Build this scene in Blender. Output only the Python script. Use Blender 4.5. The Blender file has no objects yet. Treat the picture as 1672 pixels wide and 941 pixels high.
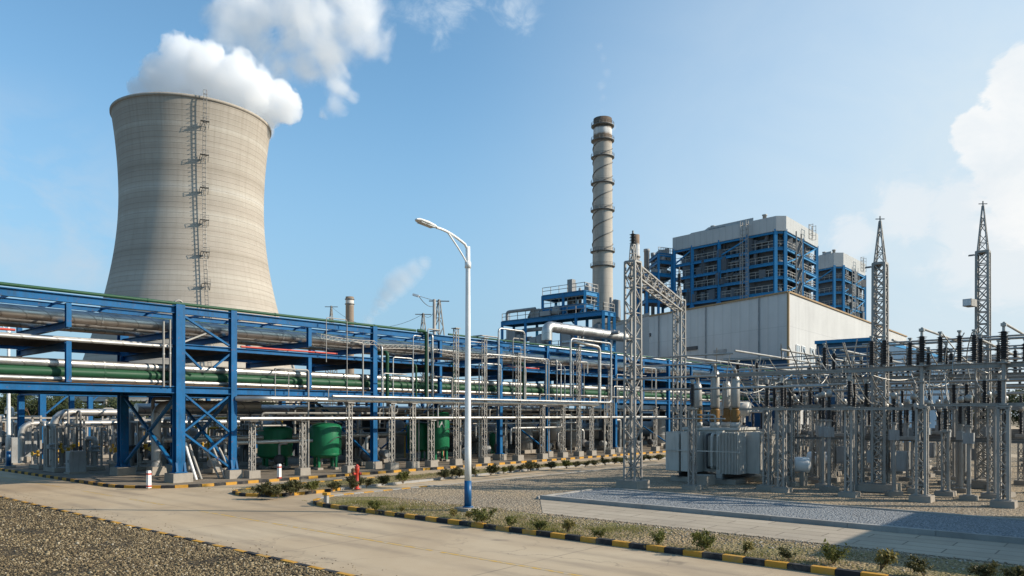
import bpy, bmesh, math, random
import numpy as np
from mathutils import Vector, Matrix, noise as mnoise
R = math.radians
PI = math.pi
rnd = random.Random(7)
scene = bpy.context.scene
C = scene.collection

# ---------------------------------------------------------------- camera frame
F, CX, HZ, CAMZ = 1232.0, 836.0, 678.0, 3.2
YAW = R(40.8)
CU, SU = math.sin(YAW), math.cos(YAW)      # X axis follows the pipe rack, Y axis follows the main road

def c2w(X, Y, z=0.0):
    return Vector((CU*X + SU*Y, -SU*X + CU*Y, z))
def at(px, Y, z=0.0):
    return c2w((px-CX)/F*Y, Y, z)
def zat(py, Y):
    return CAMZ + (HZ-py)/F*Y
def G(px, py, z=0.0):
    Y = F*(CAMZ-z)/(py-HZ)
    return at(px, Y, z)
def P(px, py, Y):
    return at(px, Y, zat(py, Y))

ORD = ("first second third fourth fifth sixth seventh eighth ninth tenth eleventh twelfth thirteenth fourteenth fifteenth sixteenth "
       "seventeenth eighteenth nineteenth twentieth twenty-first twenty-second twenty-third twenty-fourth twenty-fifth twenty-sixth "
       "twenty-seventh twenty-eighth twenty-ninth thirtieth thirty-first thirty-second thirty-third thirty-fourth thirty-fifth thirty-sixth").split()

# ---------------------------------------------------------------- materials
def new_mat(name):
    m = bpy.data.materials.new(name); m.use_nodes = True
    nt = m.node_tree
    return m, nt, nt.nodes['Principled BSDF']
class NT:
    def __init__(s, nt): s.nt = nt
    def n(s, typ, **kw):
        nd = s.nt.nodes.new(typ)
        for k, v in kw.items():
            if k.startswith('i_'):
                key = k[2:]
                nd.inputs[int(key) if key.isdigit() else key.replace('_', ' ')].default_value = v
            else: setattr(nd, k, v)
        return nd
    def l(s, a, b): s.nt.links.new(a, b)
    def coord(s, kind='Object', scale=(1,1,1), loc=(0,0,0)):
        t = s.n('ShaderNodeTexCoord'); mp = s.n('ShaderNodeMapping')
        mp.inputs['Scale'].default_value = scale; mp.inputs['Location'].default_value = loc
        s.l(t.outputs[kind], mp.inputs['Vector']); return mp.outputs['Vector']
    def noise(s, vec, scale=5, detail=4, rough=.55, dist=0):
        nd = s.n('ShaderNodeTexNoise')
        nd.inputs['Scale'].default_value = scale; nd.inputs['Detail'].default_value = detail
        nd.inputs['Roughness'].default_value = rough; nd.inputs['Distortion'].default_value = dist
        s.l(vec, nd.inputs['Vector']); return nd.outputs['Fac']
    def ramp(s, fac, stops):
        r = s.n('ShaderNodeValToRGB'); e = r.color_ramp.elements
        while len(e) < len(stops): e.new(.5)
        for k, (p, c) in enumerate(stops):
            e[k].position = p; e[k].color = (*c, 1) if len(c) == 3 else c
        s.l(fac, r.inputs['Fac']); return r.outputs['Color']
    def mr(s, v, a, b, c=0, d=1, smooth=False):
        m = s.n('ShaderNodeMapRange')
        if smooth: m.interpolation_type = 'SMOOTHSTEP'
        s.l(v, m.inputs['Value'])
        for i, x in zip(('From Min','From Max','To Min','To Max'), (a,b,c,d)): m.inputs[i].default_value = x
        return m.outputs['Result']
    def math(s, op, a, b=None, clamp=False):
        m = s.n('ShaderNodeMath', operation=op); m.use_clamp = clamp
        for i, x in enumerate((a, b)):
            if x is None: continue
            if isinstance(x, (int, float)): m.inputs[i].default_value = x
            else: s.l(x, m.inputs[i])
        return m.outputs[0]
    def mix(s, fac, a, b, mode='MIX'):
        m = s.n('ShaderNodeMix', data_type='RGBA', blend_type=mode)
        for i, x in ((0, fac), (6, a), (7, b)):
            if isinstance(x, (int, float)): m.inputs[i].default_value = x
            elif isinstance(x, (tuple, list)): m.inputs[i].default_value = (*x, 1) if len(x) == 3 else x
            else: s.l(x, m.inputs[i])
        return m.outputs[2]
    def bump(s, h, strength=.3, dist=.02, normal=None):
        b = s.n('ShaderNodeBump'); b.inputs['Strength'].default_value = strength; b.inputs['Distance'].default_value = dist
        s.l(h, b.inputs['Height'])
        if normal is not None: s.l(normal, b.inputs['Normal'])
        return b.outputs['Normal']

def paint(name, col, dirt=(.09,.075,.055), rough=.5, metal=0., dirtamt=.35, scale=1.3, rust=0.0, spec=.4, streak=True, vary=.12):
    m, nt, bs = new_mat(name); N = NT(nt)
    v = N.coord('Object')
    n1 = N.noise(v, scale, 5, .6)
    vs = N.coord('Object', (3, 3, .35))
    n2 = N.noise(vs, scale*1.5, 4, .6)
    base = N.mix(N.mr(n1, .3, .7), tuple(c*(1-vary) for c in col), tuple(min(1, c*(1+vary)) for c in col))
    f = N.math('MULTIPLY', N.mr(n2 if streak else n1, .5, .75), dirtamt)
    c = N.mix(f, base, dirt)
    if rust:
        n3 = N.noise(v, scale*4, 5, .7)
        c = N.mix(N.math('MULTIPLY', N.mr(n3, .60, .68), rust), c, (.16, .06, .022))
    nt.links.new(c, bs.inputs['Base Color'])
    rr = N.mr(n1, .2, .8, max(.05, rough-.1), min(1, rough+.12)); N.l(rr, bs.inputs['Roughness'])
    bs.inputs['Metallic'].default_value = metal
    bs.inputs['Specular IOR Level'].default_value = spec
    return m

M = {}
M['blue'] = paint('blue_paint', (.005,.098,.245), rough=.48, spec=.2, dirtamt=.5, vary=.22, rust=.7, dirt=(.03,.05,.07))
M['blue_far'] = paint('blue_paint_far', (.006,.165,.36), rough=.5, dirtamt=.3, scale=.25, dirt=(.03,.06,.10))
M['blue_siding'] = paint('blue_siding', (.009,.06,.13), rough=.5, dirtamt=.3, scale=.3)
M['green'] = paint('green_paint', (.016,.07,.032), rough=.5, spec=.25, dirtamt=.35, dirt=(.02,.06,.03))
M['tank_green'] = paint('tank_green', (.012,.15,.065), rough=.42, spec=.3, dirtamt=.45, dirt=(.01,.07,.035), scale=1.1)
M['yellow'] = paint('yellow_paint', (.52,.30,.03), rough=.45, dirtamt=.35)
M['red'] = paint('red_paint', (.46,.045,.025), rough=.45, dirtamt=.3)
M['orange'] = paint('orange_paint', (.55,.12,.02), rough=.45, dirtamt=.3)
M['white'] = paint('white_paint', (.74,.74,.72), rough=.4, dirtamt=.2, dirt=(.4,.38,.33))
M['lampblue'] = paint('lamp_blue', (.006,.085,.22), rough=.4, dirtamt=.25)
M['galv'] = paint('galvanised_steel', (.305,.288,.262), rough=.55, metal=.3, dirtamt=.45, dirt=(.16,.15,.135), vary=.2, rust=.12)
M['galv_dark'] = paint('weathered_steel', (.17,.168,.16), rough=.55, metal=.35, dirtamt=.5, dirt=(.10,.09,.075), vary=.25, rust=.2)
M['conduct'] = paint('conductor_tube', (.36,.345,.315), rough=.42, metal=.5, dirtamt=.35, vary=.12)
M['xfmr'] = paint('transformer_grey', (.50,.475,.425), rough=.48, dirtamt=.4, dirt=(.2,.19,.16), vary=.08)
M['dark'] = paint('dark_equipment', (.06,.062,.065), rough=.55, dirtamt=.4, dirt=(.12,.1,.08))
M['rust'] = paint('rusty_plate', (.17,.105,.062), rough=.75, dirtamt=.5, dirt=(.08,.055,.04), vary=.3, scale=.9, spec=.2)
M['insul'] = paint('dark_porcelain', (.030,.026,.026), rough=.3, dirtamt=.25, dirt=(.07,.06,.055), spec=.5, streak=False)
M['insul_brown'] = paint('brown_porcelain', (.05,.028,.02), rough=.35, dirtamt=.25, spec=.5, streak=False)
M['amber'] = paint('amber_porcelain', (.24,.13,.035), rough=.4, dirtamt=.4, streak=True, dirt=(.14,.08,.04))
M['wire'] = paint('cable', (.12,.12,.12), rough=.5, dirtamt=.2)
M['glass'] = paint('window_glass', (.30,.36,.40), rough=.15, dirtamt=.1, spec=.6)
M['lens'] = paint('lamp_lens', (.55,.57,.58), rough=.2, dirtamt=.2)
M['gear'] = paint('plant_grey', (.30,.305,.30), rough=.55, dirtamt=.5, dirt=(.12,.10,.08), vary=.2, rust=.15)
M['gearfar'] = paint('far_plant_grey', (.26,.26,.255), rough=.55, dirtamt=.5, dirt=(.15,.13,.11), vary=.25, scale=.3)
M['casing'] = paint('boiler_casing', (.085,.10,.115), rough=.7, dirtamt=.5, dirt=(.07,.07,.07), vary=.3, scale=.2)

def clad_pipe(name, col, metal=.85, rough=.3, period=.9):
    m, nt, bs = new_mat(name); N = NT(nt)
    v = N.coord('Object'); n1 = N.noise(v, 1.1, 5, .6); n2 = N.noise(v, .35, 3, .5)
    c = N.ramp(n1, [(.25, tuple(x*.86 for x in col)), (.5, col), (.75, tuple(min(1, x*1.12) for x in col))])
    sep = N.n('ShaderNodeSeparateXYZ'); N.l(v, sep.inputs[0])
    s = N.math('ADD', sep.outputs[0], sep.outputs[1]); s = N.math('ADD', s, sep.outputs[2])
    fr = N.math('FRACT', N.math('DIVIDE', s, period))
    seam = N.mr(N.math('ABSOLUTE', N.math('SUBTRACT', fr, .5)), .455, .475)
    c = N.mix(N.math('MULTIPLY', seam, .5), c, (.12,.115,.11))
    c = N.mix(N.math('MULTIPLY', N.mr(n2, .55, .7), .22), c, (.22,.19,.16))
    N.l(c, bs.inputs['Base Color'])
    bs.inputs['Metallic'].default_value = metal
    N.l(N.mr(n1, .3, .7, rough-.06, rough+.16), bs.inputs['Roughness'])
    N.l(N.bump(seam, .25, .01), bs.inputs['Normal'])
    return m
M['silver'] = clad_pipe('aluminium_cladding', (.43,.42,.40), rough=.38)
M['silver_dull'] = clad_pipe('dull_cladding', (.42,.41,.39), metal=.6, rough=.42, period=1.3)

def concrete(name, col, scale=1., dirt=.5, rough=.85, joints=None):
    m, nt, bs = new_mat(name); N = NT(nt)
    v = N.coord('Object'); n1 = N.noise(v, .35*scale, 6, .6); n2 = N.noise(v, 3*scale, 6, .65); n3 = N.noise(v, 60*scale, 2, .6)
    d = tuple(x*.62 for x in col); b = tuple(min(1, x*1.13) for x in col)
    c = N.ramp(n1, [(.3, d), (.5, col), (.72, b)])
    c = N.mix(N.math('MULTIPLY', N.mr(n2, .45, .75), dirt), c, tuple(x*.55 for x in col))
    c = N.mix(N.mr(n3, .3, .7, 0, .25), c, tuple(x*.6 for x in col))
    N.l(c, bs.inputs['Base Color']); bs.inputs['Roughness'].default_value = rough
    bs.inputs['Specular IOR Level'].default_value = .25
    N.l(N.bump(n3, .25, .01), bs.inputs['Normal'])
    return m
M['concrete'] = concrete('plinth_concrete', (.34,.30,.25))
M['kerbgrey'] = concrete('kerb_concrete', (.36,.345,.32))

def road_mat():
    m, nt, bs = new_mat('road_concrete'); N = NT(nt)
    v = N.coord('Object'); big = N.noise(v, .16, 5, .6, .4); mid = N.noise(N.coord('Object', (1, .22, 1)), .9, 6, .65); fine = N.noise(v, 38, 4, .7)
    c = N.ramp(big, [(.28, (.34,.25,.155)), (.5, (.45,.345,.225)), (.72, (.515,.415,.285))])
    c = N.mix(N.math('MULTIPLY', N.mr(mid, .5, .72), .45), c, (.25,.195,.14))
    c = N.mix(N.mr(fine, .35, .75, 0, .28), c, (.22,.18,.14))
    sp = N.noise(v, 2.3, 6, .7); c = N.mix(N.math('MULTIPLY', N.mr(sp, .66, .74), .35), c, (.17,.14,.11))
    sep = N.n('ShaderNodeSeparateXYZ'); N.l(v, sep.inputs[0])
    j1 = N.math('ABSOLUTE', N.math('SUBTRACT', N.math('FRACT', N.math('DIVIDE', sep.outputs[1], 5.2)), .5))
    wob = N.noise(v, 1.5, 3, .6)
    jm = N.math('MULTIPLY', N.mr(j1, .494, .498), N.mr(wob, .3, .6, .2, .6))
    j2 = N.math('ABSOLUTE', N.math('SUBTRACT', sep.outputs[0], 12.36))
    jm2 = N.math('MULTIPLY', N.mr(j2, .03, .012), .45)
    w = N.n('ShaderNodeTexVoronoi', feature='DISTANCE_TO_EDGE'); w.inputs['Scale'].default_value = .22
    wv = N.n('ShaderNodeVectorMath', operation='ADD')
    nz = N.n('ShaderNodeTexNoise'); nz.inputs['Scale'].default_value = 1.2; nz.inputs['Detail'].default_value = 5
    N.l(v, nz.inputs['Vector']); sc = N.n('ShaderNodeVectorMath', operation='SCALE'); sc.inputs['Scale'].default_value = 1.1
    N.l(nz.outputs['Color'], sc.inputs[0]); N.l(v, wv.inputs[0]); N.l(sc.outputs[0], wv.inputs[1]); N.l(wv.outputs[0], w.inputs['Vector'])
    crack = N.math('MULTIPLY', N.mr(w.outputs['Distance'], .006, .001), N.mr(big, .42, .6, 0, .5))
    for lx in (10.1, 11.5, 13.2, 14.5):
        tw = N.math('ABSOLUTE', N.math('SUBTRACT', N.math('ADD', sep.outputs[0], N.math('MULTIPLY', big, .8)), lx+.4))
        tm = N.math('MULTIPLY', N.mr(tw, .34, .05, 0, 1, True), N.mr(mid, .38, .62, .05, .42))
        c = N.mix(N.math('MULTIPLY', tm, N.mr(sep.outputs[1], -50, 400, 1, 1)), c, (.20,.16,.12))
    for ex, wdt in ((15.6, .9), (9.2, .8)):
        ed = N.math('ABSOLUTE', N.math('SUBTRACT', sep.outputs[0], ex)); em = N.math('MULTIPLY', N.mr(ed, wdt, .05, 0, 1, True), N.mr(sp, .35, .65, .1, .7))
        c = N.mix(em, c, (.30,.225,.145))
    oil = N.noise(v, .8, 3, .5, .2); c = N.mix(N.math('MULTIPLY', N.mr(oil, .70, .76), .5), c, (.11,.09,.07))
    j = N.math('MAXIMUM', N.math('MAXIMUM', jm, jm2), crack)
    c = N.mix(j, c, (.12,.10,.08))
    N.l(c, bs.inputs['Base Color']); N.l(N.mr(mid, .3, .7, .72, .9), bs.inputs['Roughness'])
    bs.inputs['Specular IOR Level'].default_value = .25
    N.l(N.bump(fine, .18, .006), bs.inputs['Normal'])
    return m
M['road'] = road_mat()

def path_mat():
    m, nt, bs = new_mat('path_concrete'); N = NT(nt)
    v = N.coord('Object'); b = N.n('ShaderNodeTexBrick'); b.offset = .5
    b.inputs['Scale'].default_value = 1; b.inputs['Brick Width'].default_value = 1.9; b.inputs['Row Height'].default_value = .62
    b.inputs['Mortar Size'].default_value = .02; b.inputs['Mortar Smooth'].default_value = .3
    b.inputs['Color1'].default_value = (.36,.30,.225,1); b.inputs['Color2'].default_value = (.425,.36,.275,1); b.inputs['Mortar'].default_value = (.14,.115,.085,1)
    mp = N.n('ShaderNodeMapping'); mp.inputs['Rotation'].default_value = (0,0,R(90)); N.l(v, mp.inputs['Vector']); N.l(mp.outputs[0], b.inputs['Vector'])
    n = N.noise(v, .6, 6, .65); f = N.noise(v, 30, 4, .7)
    c = N.mix(N.mr(n, .42, .7, 0, .55), b.outputs['Color'], (.25,.21,.165))
    c = N.mix(N.mr(f, .35, .75, 0, .3), c, (.22,.19,.15))
    N.l(c, bs.inputs['Base Color']); bs.inputs['Roughness'].default_value = .88; bs.inputs['Specular IOR Level'].default_value = .2
    N.l(N.bump(f, .25, .008), bs.inputs['Normal'])
    return m
M['path'] = path_mat()

def gravel_mat(name, cols, scale=14, patch=(.30,.24,.17), patchamt=.5, bump=.9):
    m, nt, bs = new_mat(name); N = NT(nt)
    v = N.coord('Object')
    vo = N.n('ShaderNodeTexVoronoi'); vo.inputs['Scale'].default_value = scale; N.l(v, vo.inputs['Vector'])
    vo2 = N.n('ShaderNodeTexVoronoi'); vo2.inputs['Scale'].default_value = scale*.45; N.l(v, vo2.inputs['Vector'])
    sep = N.n('ShaderNodeSeparateColor'); N.l(vo.outputs['Color'], sep.inputs[0])
    c = N.ramp(sep.outputs[0], [(0, cols[0]), (.5, cols[1]), (1, cols[2])])
    c = N.mix(N.mr(vo.outputs['Distance'], .45, .75, 0, .8), c, tuple(x*.35 for x in cols[0]))
    n = N.noise(v, .25, 6, .62, .3); c = N.mix(N.math('MULTIPLY', N.mr(n, .45, .62), patchamt), c, patch)
    N.l(c, bs.inputs['Base Color']); bs.inputs['Roughness'].default_value = .95; bs.inputs['Specular IOR Level'].default_value = .15
    h = N.math('ADD', N.math('MULTIPLY', vo.outputs['Distance'], -1), N.math('MULTIPLY', vo2.outputs['Distance'], -1.2))
    N.l(N.bump(h, bump, .05), bs.inputs['Normal'])
    return m
M['gravel_front'] = gravel_mat('gravel_bed', ((.05,.038,.024),(.09,.068,.042),(.15,.115,.07)), 13, patchamt=.1)
M['gravel_lot'] = gravel_mat('yard_gravel', ((.23,.18,.125),(.35,.285,.205),(.46,.39,.295)), 17, patch=(.38,.29,.185), patchamt=.6)
M['gravel_blue'] = gravel_mat('crushed_stone', ((.19,.20,.21),(.29,.305,.315),(.42,.435,.44)), 24, patch=(.25,.27,.28), patchamt=.35)
M['earth'] = gravel_mat('dry_earth', ((.20,.16,.115),(.27,.22,.16),(.34,.28,.21)), 6, patch=(.22,.19,.11), patchamt=.6, bump=.5)
M['soil'] = gravel_mat('verge_soil', ((.23,.165,.09),(.33,.245,.14),(.41,.32,.19)), 16, patch=(.15,.15,.05), patchamt=.7)
M['yard'] = concrete('yard_concrete', (.22,.18,.135), dirt=.8)

def solid(name, col, rough=.8, vary=.25, scale=20):
    m, nt, bs = new_mat(name); N = NT(nt)
    n = N.noise(N.coord('Object'), scale, 3, .6)
    N.l(N.mix(N.mr(n, .3, .7), tuple(c*(1-vary) for c in col), tuple(min(1, c*(1+vary)) for c in col)), bs.inputs['Base Color'])
    bs.inputs['Roughness'].default_value = rough; bs.inputs['Specular IOR Level'].default_value = .2
    return m
M['kyellow'] = paint('kerb_yellow', (.50,.26,.04), rough=.75, rust=.0, dirtamt=1.0, dirt=(.22,.17,.10), vary=.25, spec=.2, scale=2.2, streak=False)
M['kblack'] = paint('kerb_black', (.028,.028,.03), rough=.75, dirtamt=.7, dirt=(.16,.14,.11), vary=.3, spec=.2, scale=2.2, streak=False)
M['line'] = None
def line_mat():
    m, nt, bs = new_mat('worn_yellow_line'); N = NT(nt); v = N.coord('Object')
    n = N.noise(v, 5, 6, .75)
    c = N.mix(N.mr(n, .44, .6), (.52,.31,.05), (.40,.34,.255)); N.l(c, bs.inputs['Base Color']); bs.inputs['Roughness'].default_value = .8
    return m
M['line'] = line_mat()

def leaf_mat(name, a, b):
    m, nt, bs = new_mat(name); N = NT(nt)
    n = N.noise(N.coord('Object'), 9, 3, .6); N.l(N.mix(N.mr(n, .3, .7), a, b), bs.inputs['Base Color'])
    bs.inputs['Roughness'].default_value = .6; bs.inputs['Specular IOR Level'].default_value = .25
    bs.inputs['Subsurface Weight'].default_value = 0
    tr = N.n('ShaderNodeBsdfTranslucent'); N.l(N.mix(N.mr(n, .3, .7), tuple(x*1.3 for x in a), tuple(x*1.4 for x in b)), tr.inputs['Color'])
    mx = N.n('ShaderNodeMixShader'); mx.inputs[0].default_value = .25
    N.l(bs.outputs[0], mx.inputs[1]); N.l(tr.outputs[0], mx.inputs[2])
    N.l(mx.outputs[0], nt.nodes['Material Output'].inputs['Surface'])
    return m
M['leaf'] = leaf_mat('shrub_leaves', (.075,.085,.02), (.17,.165,.045))
M['leaf_dark'] = leaf_mat('dark_shrub_leaves', (.042,.045,.018), (.11,.10,.036))
M['leaf_dry'] = leaf_mat('dry_shrub_leaves', (.12,.105,.03), (.25,.20,.06))
M['leaf_tree'] = leaf_mat('tree_leaves', (.025,.04,.014), (.07,.08,.03))
M['grass'] = leaf_mat('dry_grass', (.11,.13,.03), (.25,.21,.07))
M['twig'] = solid('twigs', (.12,.08,.05))

def siding(name, col, period=.6, axis=None, scale=.15, warm=None):
    m, nt, bs = new_mat(name); N = NT(nt); v = N.coord('Object')
    sep = N.n('ShaderNodeSeparateXYZ'); N.l(v, sep.inputs[0])
    s = N.math('ADD', N.math('MULTIPLY', sep.outputs[0], .81), N.math('MULTIPLY', sep.outputs[1], -.59)) if axis is None else N.math('ADD', N.math('MULTIPLY', sep.outputs[0], axis[0]), N.math('MULTIPLY', sep.outputs[1], axis[1]))
    rib = N.math('ABSOLUTE', N.math('SUBTRACT', N.math('FRACT', N.math('DIVIDE', s, period)), .5))
    n = N.noise(v, scale, 5, .6); st = N.noise(N.coord('Object', (1,1,.06)), .8, 4, .65)
    cell = N.n('ShaderNodeTexWhiteNoise', noise_dimensions='1D'); N.l(N.math('FLOOR', N.math('DIVIDE', s, period*5)), cell.inputs['W'])
    c = N.mix(N.mr(n, .3, .7), tuple(x*.9 for x in col), tuple(min(1, x*1.08) for x in col))
    c = N.mix(N.math('MULTIPLY', cell.outputs['Value'], .08), c, tuple(x*.6 for x in col))
    c = N.mix(N.math('MULTIPLY', N.mr(st, .5, .75), .15), c, tuple(x*.55 for x in col))
    band = N.math('ABSOLUTE', N.math('SUBTRACT', N.math('FRACT', N.math('DIVIDE', sep.outputs[2], 6.2)), .5))
    c = N.mix(N.math('MULTIPLY', N.mr(band, .488, .496), .35), c, tuple(x*.5 for x in col))
    c = N.mix(N.math('MULTIPLY', N.mr(rib, .40, .47), .18), c, tuple(x*.45 for x in col))
    N.l(c, bs.inputs['Base Color']); bs.inputs['Roughness'].default_value = .55; bs.inputs['Specular IOR Level'].default_value = .35
    N.l(N.bump(N.mr(rib, .3, .45), .5, .08), bs.inputs['Normal'])
    return m
M['hall'] = siding('hall_siding', (.47,.465,.45), period=.62)
M['clad'] = siding('boiler_cladding', (.40,.405,.395), period=1.4, axis=(.7,.7))
M['trimrust'] = paint('rusty_trim', (.30,.20,.10), rough=.7, dirtamt=.4, scale=.4)

def tower_mat():
    m, nt, bs = new_mat('tower_concrete'); N = NT(nt); v = N.coord('Object')
    sep = N.n('ShaderNodeSeparateXYZ'); N.l(v, sep.inputs[0]); x, y, z = sep.outputs
    ang = N.math('ARCTAN2', y, x)
    LIFT = 1.55
    zi = N.math('FLOOR', N.math('DIVIDE', z, LIFT)); zf = N.math('FRACT', N.math('DIVIDE', z, LIFT))
    wn = N.n('ShaderNodeTexWhiteNoise', noise_dimensions='1D'); N.l(zi, wn.inputs['W'])
    ring = N.n('ShaderNodeTexNoise', noise_dimensions='1D'); ring.inputs['Scale'].default_value = 1; ring.inputs['Detail'].default_value = 4; ring.inputs['Roughness'].default_value = .65
    N.l(N.math('MULTIPLY', z, .11), ring.inputs['W'])
    ai = N.math('FLOOR', N.math('MULTIPLY', ang, 96/(2*PI))); af = N.math('FRACT', N.math('MULTIPLY', ang, 96/(2*PI)))
    cell = N.n('ShaderNodeTexWhiteNoise', noise_dimensions='2D'); cv = N.n('ShaderNodeCombineXYZ'); N.l(ai, cv.inputs[0]); N.l(zi, cv.inputs[1]); N.l(cv.outputs[0], cell.inputs['Vector'])
    av = N.n('ShaderNodeCombineXYZ'); N.l(N.math('MULTIPLY', ang, 26), av.inputs[0]); N.l(N.math('MULTIPLY', z, .05), av.inputs[1])
    streak = N.noise(av.outputs[0], .9, 6, .65)
    blot = N.noise(v, .055, 5, .6)
    base = (.40,.355,.30)
    c = N.ramp(ring.outputs['Fac'], [(.3, (.32,.28,.23)), (.46, (.395,.35,.295)), (.6, (.435,.395,.335)), (.72, (.50,.47,.415))])
    c = N.mix(N.math('MULTIPLY', N.math('SUBTRACT', wn.outputs['Value'], .0), .22), c, (.28,.245,.20))
    c = N.mix(N.math('MULTIPLY', cell.outputs['Value'], .12), c, (.25,.22,.18))
    c = N.mix(N.math('MULTIPLY', N.mr(streak, .48, .75), .3), c, (.24,.205,.16))
    hi = N.mr(z, 78, 96, 0, .45); c = N.mix(N.math('MULTIPLY', N.mr(streak, .3, .8), hi), c, (.19,.165,.135))
    c = N.mix(N.math('MULTIPLY', N.mr(blot, .5, .7), .25), c, (.27,.24,.20))
    jh = N.mr(N.math('ABSOLUTE', N.math('SUBTRACT', zf, .5)), .43, .48)
    jv = N.mr(N.math('ABSOLUTE', N.math('SUBTRACT', af, .5)), .45, .48)
    c = N.mix(N.math('MULTIPLY', jh, .38), c, (.155,.13,.105)); c = N.mix(N.math('MULTIPLY', jv, .05), c, (.17,.15,.12))
    N.l(c, bs.inputs['Base Color']); bs.inputs['Roughness'].default_value = .9; bs.inputs['Specular IOR Level'].default_value = .2
    N.l(N.bump(jh, .4, .12), bs.inputs['Normal'])
    return m
M['tower'] = tower_mat()
def stack_mat(name, zs, cols):
    m, nt, bs = new_mat(name); N = NT(nt); v = N.coord('Object')
    sep = N.n('ShaderNodeSeparateXYZ'); N.l(v, sep.inputs[0])
    n = N.noise(N.coord('Object', (1,1,.12)), .5, 5, .65); nb = N.noise(v, .9, 4, .6)
    zz = N.math('ADD', sep.outputs[2], N.math('MULTIPLY', N.math('SUBTRACT', nb, .5), 1.2))
    c = cols[0]
    for z, k in zip(zs, cols[1:]): c = N.mix(N.mr(zz, z-.25, z+.25), c, k)
    c = N.mix(N.math('MULTIPLY', N.mr(n, .42, .72), .5), c, (.19,.165,.135))
    ln = N.math('ABSOLUTE', N.math('SUBTRACT', N.math('FRACT', N.math('DIVIDE', sep.outputs[2], 2.4)), .5))
    c = N.mix(N.math('MULTIPLY', N.mr(ln, .47, .49), .3), c, (.15,.13,.11))
    N.l(c, bs.inputs['Base Color']); bs.inputs['Roughness'].default_value = .85; bs.inputs['Specular IOR Level'].default_value = .2
    return m

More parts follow.
